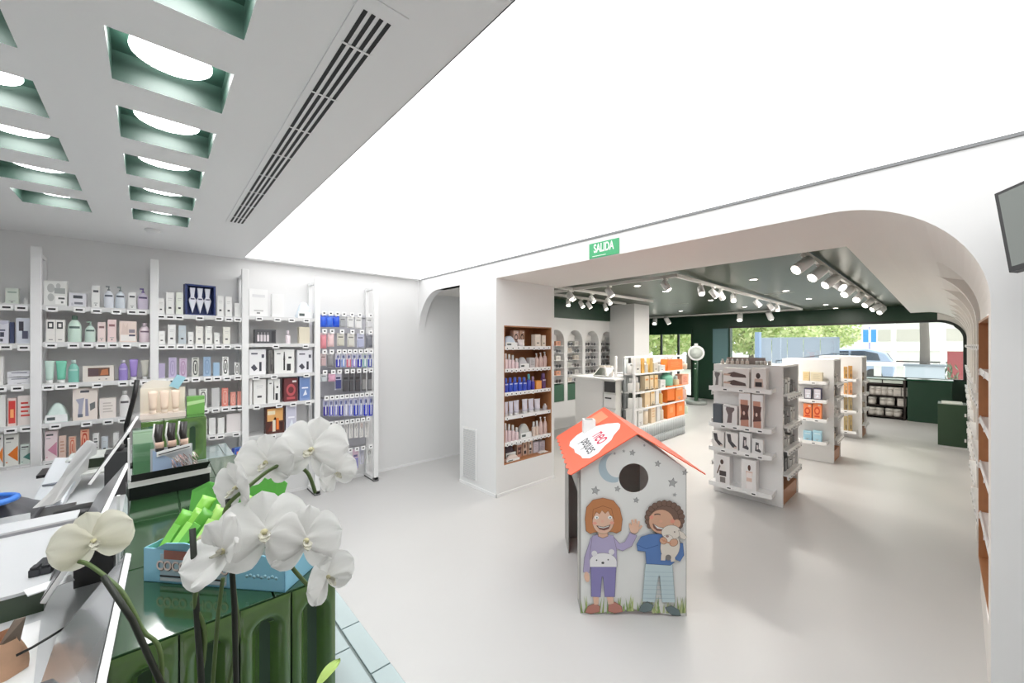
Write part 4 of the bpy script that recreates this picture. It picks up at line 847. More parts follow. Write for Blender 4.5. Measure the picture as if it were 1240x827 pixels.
row([('C', 765, 771.5, 495, 'white carton', W_, dict(de='mark')), ('C', 773, 779, 494, 'white carton with pale band', W_, dict(de='band', ac=(206, 206, 200))), ('J', 781, 787, 490, 'cream jar', (240, 224, 200)), ('C', 788.5, 794, 489, 'cream carton', (240, 220, 190), dict(de='lines', ac=(226, 190, 140))), ('C', 795.5, 799.5, 489, 'white carton', W_), ('S', 801, 805, 489, 'ivory bottle', (236, 226, 210)), ('C', 808, 818, 485, 'large orange pack', O_, dict(de='oc', ac=(252, 146, 66))), ('C', 819, 829, 484, 'large orange pack', (252, 126, 44), dict(de='oc', ac=(252, 142, 62))), ('S', 830.5, 834.5, 487, 'pale green bottle', (206, 220, 200))], 'y', UY, zs4[3], SN[3], SP, 'sun-care goods on the fluted unit', dep=.1)
# ================================================================ CONSULT COUNTER, OPTICS NICHES
c0 = empty('service_counter', (5.95, 3.95, 0), 'smooth white service counter with drawers behind the sun-care unit', 'counter')
def px_at(x, y, z):
    d = x*FW[0]+y*FW[1]; r = x*RT[0]+y*RT[1]; return (CX+FP*r/d, CY-FP*(z-H)/d)
b = MB(); b.box(-.60, .60, -.27, .30, 0, 1.10, WALL); b.build('body', c0, bev=.02)
b = MB(); b.prism([(-.70, -.55, 1.10), (-.42, -.55, 1.10), (-.42, -.28, 1.10), (.66, -.28, 1.10), (.66, .36, 1.10), (-.70, .36, 1.10)], (0, 0, .03), WHITE); b.build('worktop', c0, bev=.006)
b = MB(); b.box(-.58, -.42, -.50, -.275, .04, 1.095, WHITE2); b.build('drawer_pedestal', c0, bev=.004)
for z in (.12, .42, .66):
    b = MB(); b.box(-.60, -.582, -.495, -.29, z, z+.21, WHITE); dr = b.build('drawer', c0)
    s = MB(); s.box(-.615, -.601, -.43, -.32, z+.14, z+.16, DGREY); s.build('handle', dr)
b = MB(); b.box(-.59, -.581, -.49, -.29, .90, 1.07, DGREY); b.build('opening_shade_sheet', c0)  # dark sheet standing in for the shade inside an open compartment
b = MB(); M = Matrix.Translation((5.46, 3.74, 1.21)) @ Matrix.Rotation(-PI/2, 4, 'Z') @ Matrix.Rotation(math.radians(35), 4, 'X'); b.box(-.14, .14, -.11, .11, -.01, .01, WHITE, M); b.box(-.125, .125, -.10, .10, .01, .012, mat((60, 64, 58), .2), M); b.box(5.46, 5.54, 3.64, 3.84, 1.1305, 1.2, WHITE)
tag(b.build('tablet_terminal'), 'tilted white touch terminal with dark screen on the service counter', 'terminal')
for k in range(2):
    o = product('C', .11, .17, .05, (222, 214, 204), (5.75, 3.96-.14*k, 1.131), -PI/2, de='mark'); tag(o, 'small pale display card on the service counter, %s of two from the terminal' % ORD[k], 'card', 'display cards on the service counter')
b = MB(); b.box(-.06, .06, -.05, .05, 0, .28, DGREY); tag(b.build('desk_printer', loc=(6.12, 3.86, .62)), 'black device in the counter opening beside the fluted unit', 'device') if False else None
# glasses on lit shelves
gm = [mat((44, 44, 48), .3), mat((92, 72, 62), .3), mat((120, 120, 126), .3), mat((190, 110, 84), .3)]
def glasses_mesh(m):
    b = MB()
    for s in (-1, 1):
        b.tube([(s*.036+.027*math.cos(t*PI/5), 0, .024+.022*math.sin(t*PI/5)) for t in range(11)], .004, m, 6)
        b.prism([(s*.036+.024*math.cos(t*PI/5), .001, .024+.019*math.sin(t*PI/5)) for t in range(10)], (0, .001, 0), mat((70, 72, 76), .15))
        b.tube([(s*.066, 0, .03), (s*.068, .10, .03), (s*.066, .13, .012)], .003, m, 6)
    b.tube([(-.01, 0, .03), (0, -.002, .034), (.01, 0, .03)], .003, m, 6)
    return b
gproto = [None]*4
cnt = 0
for ni, (a0, a1) in enumerate(AR):
    if ni > 3: break
    n = empty('arched_display', ((a0+a1)/2, OY+.11, 0), 'arched white display niche with glass shelves, %s from the pillar' % ORD[ni], 'display shelf', 'arched niches on the optics wall')
    hw = (a1-a0)/2-.004
    b = MB(); b.box(-hw, hw, -.10, .105, .536, .86, mat((66, 106, 84), .4)); b.build('green_drawer', n)
    zl = [.90, 1.05, 1.20, 1.35, 1.50, 1.64]
    for z in zl:
        b = MB(); b.box(-hw, hw, -.09, .105, z-.008, z, WHITE); b.build('shelf', n)
    b = MB(); b.box(-hw*.7, hw*.7, .04, .10, 1.74, 1.86, WHITE2); b.build('light_box', n)
    for zi, z in enumerate(zl):
        for k in range(2):
            x = (a0+a1)/2+(-.11, .11)[k]
            light = ni < 2
            if light and (zi+k) % 2 == 0:
                o = product('C', .13, .09, .06, [(226, 222, 216), (206, 196, 186), (222, 160, 130), (190, 188, 184)][(zi+k+ni) % 4], (x, OY+.08, z), 0, de='lines', ac=(120, 116, 112))
                tag(o, 'small pale packet, %s from left on the %s shelf up of the %s arched niche' % (ORD[k], ORD[zi], ORD[ni]), 'box', 'packets in the arched niches')
            else:
                q = (ni+zi+k) % 3
                if gproto[q] is None: gproto[q] = glasses_mesh(gm[q]).build('spectacles'); o = gproto[q]
                else: o = gproto[q].copy(); COL.objects.link(o)
                o.location = (x, OY+.05, z); o.scale = (1.25, .7, 1.4)
                tag(o, '%s framed spectacles, %s from left on the %s shelf up of the %s arched niche' % (['black', 'brown', 'grey'][q], ORD[k], ORD[zi], ORD[ni]), 'glasses', 'spectacles in the arched niches')
# ---- body scale by the green pier
p = atz(843, 489); s = empty('body_scale', (p.x, p.y, 0), 'standing body scale with round white dial before the dark green pier', 'scale')
b = MB(); b.lathe([(.26, 0), (.28, .02), (.28, .07), (.25, .09)], mat((150, 156, 152), .3), 28); b.build('base', s)
b = MB(); b.box(-.05, .05, -.04, .04, .09, 1.22, mat((52, 84, 62), .35)); b.build('column', s, bev=.01)
Mx = Matrix.Rotation(math.atan2(p.y, p.x), 4, 'Z') @ Matrix.Rotation(-PI/2, 4, 'Y')
b = MB(); b.lathe([(.21, -.02), (.215, 0), (.215, .03), (.205, .035)], WHITE, 36, M=Matrix.Translation((0, 0, 1.43)) @ Mx); d_ = b.build('dial', s)
b = MB(); b.lathe([(.165, .035), (.165, .039)], mat((196, 204, 198), .3), 30, M=Matrix.Translation((0, 0, 1.43)) @ Mx); b.build('dial_face', d_)
b = MB(); b.box(-.05, .05, -.03, .03, 1.65, 1.70, WHITE); b.build('height_sensor', s)
b = MB(); 
for z in (1.12, .98): b.box(-.055, -.05, -.02, .02, z, z+.02, WHITE)
b.build('slot', s)

# ================================================================ LIGHTS OF THE SECOND ROOM
TRK = mat((226, 224, 220), .4)
def track(name, p0, p1, label):
    p0, p1 = Vector(p0), Vector(p1); dx = (p1-p0); b = MB()
    ang = math.atan2(dx.y, dx.x); M = Matrix.Translation(p0) @ Matrix.Rotation(ang, 4, 'Z'); L = dx.length
    b.box(0, L, -.018, .018, -.02, .02, TRK, M); o = b.build(name); tag(o, label, 'light track', 'white light tracks under the green ceiling')
    n = max(2, int(L/1.5))
    return o
ZT = 2.505
track('light_track', (4.74, 2.2, ZT), (4.74, 4.95, ZT), 'white light track running to the opticians niches')
track('light_track', (4.74, 2.2, ZT), (11.4, 2.24, ZT), 'white light track above the aisle toward the window')
track('light_track', (11.4, 2.24, ZT), (11.4, 6.5, ZT), 'white light track crossing in front of the entrance')
track('light_track', (4.45, .86, ZT), (12.3, .86, ZT), 'white light track with many spotlights near the vaulted wall')
track('light_track', (3.85, 3.8, ZT), (7.2, 3.8, ZT), 'nearer white light track before the arched niches')
track('light_track', (3.85, 4.4, ZT), (7.2, 4.4, ZT), 'further white light track before the arched niches')
spn = 0
def spot(x, y, yaw, tilt, label, s=1.0, power=0, group='white track spotlights'):
    t = empty('track_spotlight', (x, y, ZT-.02), label, 'spotlight', group)
    b = MB(); b.box(-.035, .035, -.016, .016, -.02, 0, TRK); b.lathe([(.01, -.06), (.01, -.02)], TRK, 8); b.build('adapter', t)
    M = Matrix.Translation((0, 0, -.09)) @ Matrix.Rotation(yaw, 4, 'Z') @ Matrix.Rotation(tilt, 4, 'Y')
    b = MB(); b.lathe([(.03*s, .07*s), (.042*s, .06*s), (.045*s, -.07*s), (.036*s, -.074*s)], WHITE, 20, M=M); h = b.build('lamp_head', t)
    b = MB(); b.lathe([(.036*s, -.078*s), (.036*s, -.0745*s)], emit((255, 246, 232), 9), 20, M=M, smooth=False); b.build('lens', h)
    if power:
        L = bpy.data.lights.new('spot_beam', 'SPOT'); L.energy = power; L.spot_size = 1.75; L.spot_blend = .8; L.color = (1, .93, .84); L.shadow_soft_size = .04
        o = bpy.data.objects.new('spot_beam', L); COL.objects.link(o); o.location = Vector((x, y, ZT-.11))+(M.to_3x3() @ Vector((0, 0, -.1))); o.rotation_euler = M.to_euler()
RT_ = [(973, 312), (991, 321), (1007, 330), (1014, 338), (1028, 343), (1040, 350), (1052, 358), (1061, 363), (1068, 367), (1075, 372), (1082, 375)]
for i, (px, py) in enumerate(RT_):
    q = aty(px, 418, .86); 
    spot(q.x, .86, [-.7, -.6, -.8, .9, -.6, -.3, -.7, -.9, -.5, -.6, .5][i], .95, 'white spotlight on the vault-side track, %s from the arch' % ORD[i], 1.2, SPW if i % 2 == 0 else 0)
for i, px in enumerate([849, 864, 873, 888, 917, 933, 941]):
    q = aty(px, 418, 2.21); spot(q.x, 2.21, [.6, 2.2, 2.9, .4, 2.0, 2.6, .5][i], .7, 'white spotlight on the mid-aisle track, %s from the arch' % ORD[i], .95, SPW if i % 2 == 0 else 0)
for i, px in enumerate([692, 738, 806]):
    q = atx(px, 418, 4.74); spot(4.74, q.y, [2.4, 2.0, 1.7][i], .6, 'white spotlight on the cross track, %s from the pillar' % ORD[i], .95, SPW if i < 2 else 0)
for i, px in enumerate([690, 717, 737]):
    q = aty(px, 418, 3.8); spot(q.x, 3.8, 1.6, .6, 'white spotlight on the nearer niche track, %s from left' % ORD[i], .85, SPW if i == 1 else 0)
for i, px in enumerate([688, 704, 713, 733]):
    q = aty(px, 418, 4.4); spot(q.x, 4.4, [.8, 1.6, 2.6, 1.2][i], .6, 'white spotlight on the further niche track, %s from left' % ORD[i], .9, SPW if i in (1, 3) else 0)
for i, px in enumerate([793, 808, 896, 932]):
    q = atx(px, 418, 11.4); spot(11.4, q.y, [.3, 2.6, .2, 2.8][i], .6, 'white spotlight on the far entrance track, %s from left' % ORD[i], 1.5, SPW if i in (1, 2) else 0)
for i, (x, y) in enumerate([(6.05, 1.73), (7.70, 1.73), (9.35, 1.73), (11.0, 1.73), (12.2, 1.73), (6.3, 3.1), (8.2, 3.1), (10.2, 3.1), (5.4, 3.1), (10.2, 4.6)]):
    b = MB(); b.lathe([(.055, -.006), (.06, -.003), (.06, 0)], WHITE, 24); o = b.build('recessed_downlight', loc=(x, y, ZC-.001)); tag(o, 'small round downlight in the green ceiling, %s from the arch in the %s row' % (ORD[i % 5], 'aisle' if i < 5 else 'inner'), 'downlight', 'downlights in the green ceiling')
    e = MB(); e.lathe([(.042, -.0075), (.042, -.0065)], emit((255, 248, 236), 12), 20, smooth=False); e.build('diffuser', o)
for i, (px, py) in enumerate([(943, 355), (821, 368), (883, 377), (1000, 374)]):
    q = atz(px, py, ZC); b = MB(); b.box(-.012, .012, -.22, .22, -.004, -.001, WHITE2); o = b.build('reflection_line', loc=(q.x, q.y, ZC)); tag(o, 'thin white painted reflection line in the green ceiling, %s counted leftward from the aisle' % ORD[i], 'vent', 'painted reflection lines in the green ceiling')  # white strips imitate linear reflections on the glossy ceiling
q = aty(1106, 381, .62); b = MB(); b.box(-.05, .05, -.06, .06, -.12, 0, WHITE); b.lathe([(.03, -.16), (.03, -.12)], WHITE, 16); tag(b.build('ceiling_camera', loc=(q.x-.4, .62, ZC)), 'small white box camera under the green ceiling near the window arch', 'camera')
# general illumination from the ceiling lamps of the second room
def point(x, y, z, e, r=.25, c=(1, .95, .88)):
    L = bpy.data.lights.new('ceiling_lamp_light', 'AREA'); L.shape = 'DISK'; L.size = r; L.energy = e; L.color = c
    o = bpy.data.objects.new('ceiling_lamp_light', L); COL.objects.link(o); o.location = (x, y, z)
for (x, y) in ((6.05, 1.73), (7.70, 1.73), (9.35, 1.73), (11.0, 1.73), (6.3, 3.1), (8.2, 3.1), (10.2, 3.1), (5.4, 3.1), (10.2, 4.6)): point(x, y, ZC-.02, DLW, .1)

# ================================================================ EXIT SIGN, TV
def on_arch(px, py): return atx(px, py, XA)
a, c = on_arch(714, 306), on_arch(750, 303); tl = on_arch(714, 296).z; bl = on_arch(714, 314).z
b = MB(); w = abs(a.y-c.y); h = tl-bl
yc = (a.y+c.y)/2; zc_ = (tl+bl)/2
b.box(-.006, 0, -w/2, w/2, -h/2, h/2, mat((62, 168, 112), .35))
o = b.build('exit_sign', loc=(XA-.001, yc, zc_), bev=.001); tag(o, 'green exit sign reading SALIDA in white on the arch wall', 'sign')
Mt = Matrix.Translation((-.0068, 0, .012)) @ Matrix(((0, 0, -1, 0), (-1, 0, 0, 0), (0, 1, 0, 0), (0, 0, 0, 1)))
t = text_obj('SALIDA', h*.78, mat((246, 250, 246), .4), 'lettering', o, Mt, sx=.60)
k_ = MB(); k_.box(-.0072, -.0062, -w*.08, w*.38, -h*.40, -h*.36, mat((226, 244, 232), .4)); k_.build('underline', o)
# wall television, tilted
r1 = ray(1204, 235); r2 = ray(1222, 330); wv = -ray(594, 506); wv.normalize()
TL = Vector((0, 0, H))+r1*(2.50/r1.x)
# choose the depth of the lower corner so that the corner is square
base = Vector((0, 0, H)); t_ = (TL-base).dot(wv)/r2.dot(wv); BL = base+r2*t_
ev = (BL-TL); hh = ev.length; ev.normalize(); nv = ev.cross(wv); nv.normalize()
if nv.dot(-r1) < 0: nv = -nv
ww = hh*16/9
M = Matrix((( wv.x, -ev.x, nv.x, TL.x), (wv.y, -ev.y, nv.y, TL.y), (wv.z, -ev.z, nv.z, TL.z), (0, 0, 0, 1)))
print('TV', TL, BL, hh, ww, nv)
tv = empty('television', TL, 'black flat television hung tilted on the arch wall at the right', 'television')
Ml = Matrix.Translation(-TL) @ M
b = MB(); b.box(0, ww, -hh, 0, -.035, 0, BLACK, Ml); b.build('casing', tv)
b = MB(); b.box(.012, ww-.012, -hh+.02, -.012, .0005, .0015, mat((80, 88, 82), .15, coat=.8), Ml); b.build('screen', tv)  # grey-green screen colour imitates the reflection on the dark glass
cen = Ml @ Vector((ww/2, -hh/2, -.03)); wallp = Vector((XA-TL.x, cen.y, cen.z-.05))
b = MB(); b.tube([cen, wallp], .02, DGREY, 10); b.box(XA-TL.x-.012, XA-TL.x, cen.y-.1, cen.y+.1, cen.z-.15, cen.z+.05, DGREY); b.build('wall_bracket', tv)

# ================================================================ FURNITURE ALONG THE WINDOW
b0 = empty('jar_shelf', (12.36, .88, 0), 'dark shelf unit of grey jars under the window', 'display shelf')
DW = mat((46, 38, 34), .5)
ya, yb_ = -.35, .72
b = MB(); b.box(.16, .2, ya, yb_, 0, .90, DW); b.box(-.2, .2, ya, ya+.03, 0, .90, DW); b.box(-.2, .2, yb_-.03, yb_, 0, .90, DW); b.build('carcass', b0)
for z in (.06, .30, .52, .78): b = MB(); b.box(-.2, .16, ya+.03, yb_-.03, z-.02, z, DW); b.build('shelf', b0)
b = MB(); b.box(-.22, .2, ya, yb_, .88, .90, mat((150, 168, 158), .2)); b.build('glass_top', b0)
for k in range(3): b = MB(); b.box(-.205, -.2, ya+.04+.34*k, ya+.36+.34*k, .80, .87, mat((196, 206, 198), .3)); b.build('front_pane', b0)
JX = [[1057, 1064, 1071, 1079, 1087, 1096], [1056, 1070, 1078, 1092], [1056, 1065, 1077, 1087]]
for r_, z in enumerate((.521, .301, .061)):
    for k, px in enumerate(JX[r_]):
        q = atx(px, 418, 12.2); w = .14 if r_ else .13
        o = product('C' if (r_ == 0 and k > 3) or (r_ == 1 and k == 3) else 'J', w, .17 if r_ else .19, .13, (196, 192, 186), (12.26, q.y, z), -PI/2, de='band', ac=(160, 156, 150), cap=(206, 204, 198))
        tag(o, 'grey-white jar pack, %s from left on the %s board of the dark shelf' % (ORD[k], ['top', 'middle', 'bottom'][r_]), 'jar', 'jars on the dark window shelf')
b = MB(); b.box(12.14, 12.58, -.15, .50, 0, .88, GREEN); b.box(12.10, 12.6, -.17, .52, .88, .915, mat((34, 78, 58), .2)); tag(b.build('window_counter', bev=.006), 'dark green counter cabinet under the window beside the jar shelf', 'cabinet')
b = MB(); b.box(12.14, 12.58, 1.66, 4.2, 0, .88, GREEN); b.box(12.10, 12.6, 1.66, 4.2, .88, .915, mat((34, 78, 58), .2)); tag(b.build('window_bench', bev=.006), 'long dark green counter under the window behind the gondolas', 'cabinet')
gb = empty('green_cabinet', (9.66, -.13, 0), 'low dark green cabinet with white hinges against the right wall', 'cabinet')
b = MB(); b.box(-.22, .22, -.145, .17, .03, .70, mat((40, 66, 44), .4)); b.build('body', gb, bev=.004)
b = MB(); b.box(-.2, .2, -.145, .15, 0, .03, WHITE); b.build('plinth', gb)
for k, x in enumerate((-.11, .11)): b = MB(); b.box(x-.09, x+.09, -.1, .13, .70, .715, mat((206, 208, 200), .4)); b.build('tray', gb)
for z in (.12, .52): b = MB(); b.box(-.232, -.22, -.135, -.115, z, z+.05, WHITE2); b.build('hinge', gb)

# ================================================================ STREET OUTSIDE
b = MB(); b.face([(XF+.2, -30, -.12), (70, -30, -.12), (70, 45, -.12), (XF+.2, 45, -.12)], mat((206, 204, 198), .8, noise=.08, nscale=1)); struct(b.build('ground_street'))
b = MB(); b.box(58, 64, -30, 18, 0, 3.9, mat((226, 224, 220), .7)); b.box(57.9, 58, -30, 18, 3.9, 4.7, mat((244, 242, 238), .6)); b.box(57.7, 58, -30, 18, 1.1, 1.6, mat((246, 244, 240), .6))
bd = b.build('market_building'); tag(bd, 'pale low building with dark openings across the street', 'building')
for k in range(9):
    s = MB(); s.box(57.85, 58.02, -28+4.9*k, -24.6+4.9*k, 2.1, 3.3, mat((190, 186, 176), .5)); s.build('window', bd)
LEAF = [petal_mat((196, 208, 150), .5), petal_mat((222, 226, 180), .5), petal_mat((166, 186, 124), .5)]
def tree(x, y, hgt, r, tr, label, lean=0, crown=2600, base=-.12):
    t = empty('tree', (x, y, base), label, 'tree', 'street trees outside the window')
    b = MB(); b.tube([(0, 0, 0), (lean*.3, 0, hgt*.3), (lean*.8, .05, hgt*.6), (lean, .1, hgt*.75)], [tr, tr*.85, tr*.7, tr*.5], mat((112, 106, 100), .8, noise=.2, nscale=20), 12)
    for k in range(5):
        a = k*1.3; b.tube([(lean*.8, .05, hgt*.6), (lean+math.cos(a)*r*.5, math.sin(a)*r*.5, hgt*.85)], [tr*.4, tr*.15], mat((112, 106, 100), .8, noise=.2, nscale=20), 8)
    b.build('trunk', t)
    if crown:
        b = MB(); rnd = random.Random(int(x*10+y))
        for k in range(crown):
            d = Vector((rnd.gauss(0, 1), rnd.gauss(0, 1), rnd.gauss(0, 1))).normalized()*(rnd.random()**.4)
            c = Vector((lean+d.x*r, d.y*r, hgt*.72+d.z*r*.75)); sz = rnd.uniform(.12, .26)
            u = Vector((rnd.gauss(0, 1), rnd.gauss(0, 1), rnd.gauss(0, 1))).normalized(); v = u.cross(Vector((rnd.gauss(0, 1), rnd.gauss(0, 1), rnd.gauss(0, 1)))).normalized()
            b.face([c-u*sz, c-v*sz*.5, c+u*sz, c+v*sz*.5], LEAF[rnd.randrange(3)])
        b.build('foliage', t, fix=False)
for i, (px, d, hg, r) in enumerate([(910, 25, 3.9, 2.2), (948, 34, 4.2, 2.7), (1000, 40, 4.5, 2.9), (798, 24, 3.7, 2.2), (834, 29, 4.0, 2.3), (1040, 46, 4.4, 2.4)]):
    q = atd(px, 418, d); tree(q.x, q.y, hg, r, .18, 'leafy pale green street tree outside, %s from left through the glass' % ORD[[2, 3, 4, 0, 1, 5][i]])
def atw(px, d): q = atd(px, 418, d); return q
q = atw(1120, 14.6); tree(q.x, q.y, 6.4, 1.7, .15, 'dark leaning tree trunk rising from a grey planter outside the window', -.35, 900)
pl = empty('planter', (q.x, q.y, -.12), 'grey square street planter around the leaning trunk', 'planter')
b = MB(); b.box(-.5, .5, -.5, .5, 0, 1.0, mat((178, 186, 194), .6)); b.build('box', pl); b = MB(); b.box(-.55, .55, -.55, .55, 1.0, 1.06, mat((120, 128, 136), .6)); b.build('rim', pl)
q = atw(1140, 15.2); b = MB(); rnd = random.Random(3)
for k in range(260):
    a = rnd.uniform(0, 2*PI); rr = rnd.uniform(.05, .45); z = rnd.uniform(.0, 1.0); sz = .12
    c = Vector((math.cos(a)*rr, math.sin(a)*rr, z)); u_ = Vector((rnd.gauss(0, .4), rnd.gauss(0, .4), 1)).normalized(); v_ = u_.cross(Vector((rnd.gauss(0, 1), 1, .2))).normalized()
    b.face([c-u_*sz, c-v_*.03, c+u_*sz, c+v_*.03], mat((86, 110, 84), .6))
tag(b.build('shrub', loc=(q.x, q.y, -.12), fix=False), 'green spiky shrub beside the street planter', 'shrub')
# bus shelter panel
q = atw(963, 18); sh = empty('bus_shelter', (q.x, q.y, -.12), 'grey-blue street shelter panel outside the window', 'shelter', rz=math.atan2(q.y, q.x)-PI/2)
b = MB()
for k in range(5): b.box(-1.5+.6*k+.01, -1.5+.6*(k+1)-.01, -.03, .03, .3, 2.05, mat((150, 160, 174), .3))
b.build('panel', sh); b = MB(); b.box(-1.55, 1.55, -.05, .05, 2.05, 2.13, mat((150, 162, 176), .4)); b.build('top_rail', sh)
for x in (-1.52, 1.52): b = MB(); b.box(x-.04, x+.04, -.05, .05, 0, 2.1, mat((150, 162, 176), .4)); b.build('post', sh)
q = atw(918, 16); b = MB(); b.box(-.14, .14, -.08, .08, 0, 2.3, mat((128, 148, 176), .5)); tag(b.build('street_totem', loc=(q.x, q.y, -.12)), 'narrow blue-grey street post left of the shelter', 'post')
# parked car
q = atw(1014, 20); ca = math.atan2(q.y, q.x)-PI/2
car = empty('car', (q.x, q.y, -.12), 'silver blue hatchback car parked outside, seen through the window', 'car', rz=ca)
prof = [(-2.0, .3), (2.0, .3), (2.06, .7), (2.0, 1.0), (1.75, 1.42), (1.1, 1.60), (-.2, 1.58), (-1.0, 1.12), (-1.95, .92), (-2.1, .6)]
CB = mat((164, 180, 206), .25, metal=.2, coat=.5)
b = MB(); b.prism([(x, -.85, z) for x, z in prof], (0, 1.7, 0), CB); b.build('body', car, bev=.08)
for s_ in (-1, 1):
    b = MB(); b.prism([(1.55, s_*.86, 1.05), (1.45, s_*.86, 1.38), (.95, s_*.86, 1.50), (.5, s_*.86, 1.50), (.5, s_*.86, 1.08)], (0, .012*s_, 0), mat((60, 70, 84), .1)); b.prism([(.42, s_*.86, 1.08), (.42, s_*.86, 1.5), (-.2, s_*.86, 1.48), (-.85, s_*.86, 1.12)], (0, .012*s_, 0), mat((60, 70, 84), .1)); b.build('side_window', car)
    for x in (-1.25, 1.3):
        b = MB(); b.lathe([(.32, -.1), (.33, 0), (.32, .1)], BLACK, 24, M=Matrix.Translation((x, s_*.80, .33)) @ Matrix.Rotation(PI/2, 4, 'X')); w_ = b.build('wheel', car); b = MB(); b.lathe([(.2, .1), (.18, .108)], METAL, 20, M=Matrix.Translation((x, s_*.80, .33)) @ Matrix.Rotation(-s_*-PI/2, 4, 'X')); b.build('rim', w_)
    b = MB(); b.prism([(2.07, s_*.86, .82), (2.04, s_*.86, 1.0), (1.6, s_*.86, .98), (1.75, s_*.86, .84)], (0, .02*s_, 0), mat((150, 60, 110), .2)); b.build('tail_light', car)
b = MB(); b.prism([(1.98, -.7, 1.04), (1.79, -.62, 1.38), (1.79, .62, 1.38), (1.98, .7, 1.04)], (.02, 0, .01), mat((50, 60, 76), .1)); b.build('rear_window', car)
# sign post
q = atw(1053, 24); sg = empty('street_sign', (q.x, q.y, -.12), 'blue and white striped street sign on a pole outside', 'sign', rz=math.atan2(q.y, q.x)-PI/2)
b = MB(); b.lathe([(.04, 0), (.04, 2.9)], mat((150, 150, 200), .4), 10); b.build('pole', sg)
b = MB(); b.box(-.36, .36, -.06, -.04, 1.95, 2.72, mat((240, 244, 250), .4)); b.box(-.30, -.05, -.066, -.06, 1.95, 2.72, mat((66, 146, 214), .4)); b.box(.06, .30, -.066, -.06, 1.95, 2.72, mat((66, 146, 214), .4)); b.build('plate', sg)
for i, px in enumerate((1082, 1142)):
    q = atw(px, 26); b = MB(); b.lathe([(.12, 0), (.12, 5.5)], mat((236, 236, 236), .4), 12); tag(b.build('lamp_post', loc=(q.x, q.y, -.12)), ['white street post right of the striped sign', 'white street post right of the leaning trunk'][i], 'post')
# white bench and railing, red banner
q = atw(1080, 17); be = empty('street_bench', (q.x, q.y, -.12), 'white concrete bench on the pavement outside', 'bench', rz=math.atan2(q.y, q.x)-PI/2)
b = MB(); b.box(-1.0, 1.0, -.3, .3, .86, 1.02, mat((232, 232, 226), .6)); b.build('seat', be)
for x in (-.45, .25): b = MB(); b.box(x-.12, x+.12, -.22, .22, 0, .86, mat((232, 232, 226), .6)); b.build('leg', be)
q1, q2 = atd(940, 437, 15.4), atd(1012, 428, 16.6)
ral = empty('handrail', (q1.x, q1.y, -.12), 'dark metal ramp handrail outside the window', 'railing')
b = MB(); q3 = atd(1030, 428, 16.8); q4 = atd(1031, 442, 16.8)
b.tube([q1-Vector((q1.x, q1.y, -.12)), q2-Vector((q1.x, q1.y, -.12)), q3-Vector((q1.x, q1.y, -.12)), q4-Vector((q1.x, q1.y, -.12))], .025, mat((70, 84, 96), .4), 8); b.build('rail', ral)
for q in (q1, q2):
    b = MB(); b.tube([q-Vector((q1.x, q1.y, -.12)), (q.x-q1.x, q.y-q1.y, 0)], .022, mat((70, 84, 96), .4), 8); b.build('post', ral)
q = atw(1158, 17); b = MB(); b.box(-.02, .02, -.26, .26, .2, 1.5, mat((150, 70, 74), .6)); b.box(-.05, .05, -.4, .4, 0, .2, mat((60, 60, 76), .6)); tag(b.build('red_banner', loc=(q.x, q.y, -.12)), 'dull red banner board outside at the right end of the window', 'banner')
# ================================================================ CARDBOARD PLAY HOUSE
FLh = Vector((1.943, 1.498, 0)); hu = Vector((.457, -.448, 0)).normalized(); hn = Vector((-hu.y, hu.x, 0)); HRZ = math.atan2(hu.y, hu.x)
HW, HD = .64, .95
hs = empty('toy_house', FLh, 'cardboard toy house with coral roof and two printed children on its front', 'toy house', rz=HRZ)
def hl(px, py):
    d = ray(px, py); t = FLh.dot(hn)/d.dot(hn); P = Vector((0, 0, H))+d*t
    return ((P-FLh).dot(hu), P.z)
def hc(cx, cy): return hl(660+cx/3.446, 520+cy/3.446)
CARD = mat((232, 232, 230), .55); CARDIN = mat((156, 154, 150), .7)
def panel_with_hole(outer, hole, y0, y1, m):
    bm = bmesh.new(); es = []
    for loop in (outer, hole):
        vs = [bm.verts.new((u, y0, z)) for u, z in loop]
        for i in range(len(vs)): es.append(bm.edges.new((vs[i], vs[(i+1) % len(vs)])))
    r = bmesh.ops.triangle_fill(bm, edges=es, use_beauty=True)
    fs = [g for g in r['geom'] if isinstance(g, bmesh.types.BMFace)]
    ex = bmesh.ops.extrude_face_region(bm, geom=fs)
    for v in [g for g in ex['geom'] if isinstance(g, bmesh.types.BMVert)]: v.co.y = y1
    bmesh.ops.recalc_face_normals(bm, faces=bm.faces)
    me = bpy.data.meshes.new('p'); bm.to_mesh(me); bm.free(); me.materials.append(m); return me
hx_, hz_ = hc(370, 203); hr = abs(hc(432, 203)[0]-hx_)
hole = [(hx_+hr*math.cos(2*PI*k/40), hz_+hr*math.sin(2*PI*k/40)) for k in range(40)]
outer = [(0, 0), (.10, .004), (.26, .030), (.32, .034), (.38, .030), (.54, .004), (HW, 0), (HW, .897), (.337, 1.098), (0, .885)]
me = panel_with_hole(outer, hole, 0, .007, CARD); fp = bpy.data.objects.new('front_panel', me); COL.objects.link(fp); fp.parent = hs
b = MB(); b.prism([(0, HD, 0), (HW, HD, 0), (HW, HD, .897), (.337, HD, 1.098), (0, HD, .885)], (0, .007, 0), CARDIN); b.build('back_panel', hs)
b = MB(); b.box(HW-.007, HW, .007, HD, 0, .897, CARD); b.build('side_panel', hs)
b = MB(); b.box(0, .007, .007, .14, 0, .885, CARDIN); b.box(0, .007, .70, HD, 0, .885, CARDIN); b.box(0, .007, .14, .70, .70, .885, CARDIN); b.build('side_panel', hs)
Mf = Matrix.Translation((0, .10, 0)) @ Matrix.Rotation(.62, 4, 'Z')
b = MB(); b.box(-.006, 0, -.085, .0, .03, .80, mat((196, 192, 186), .5), Mf); b.build('door_flap', hs, bev=.001)
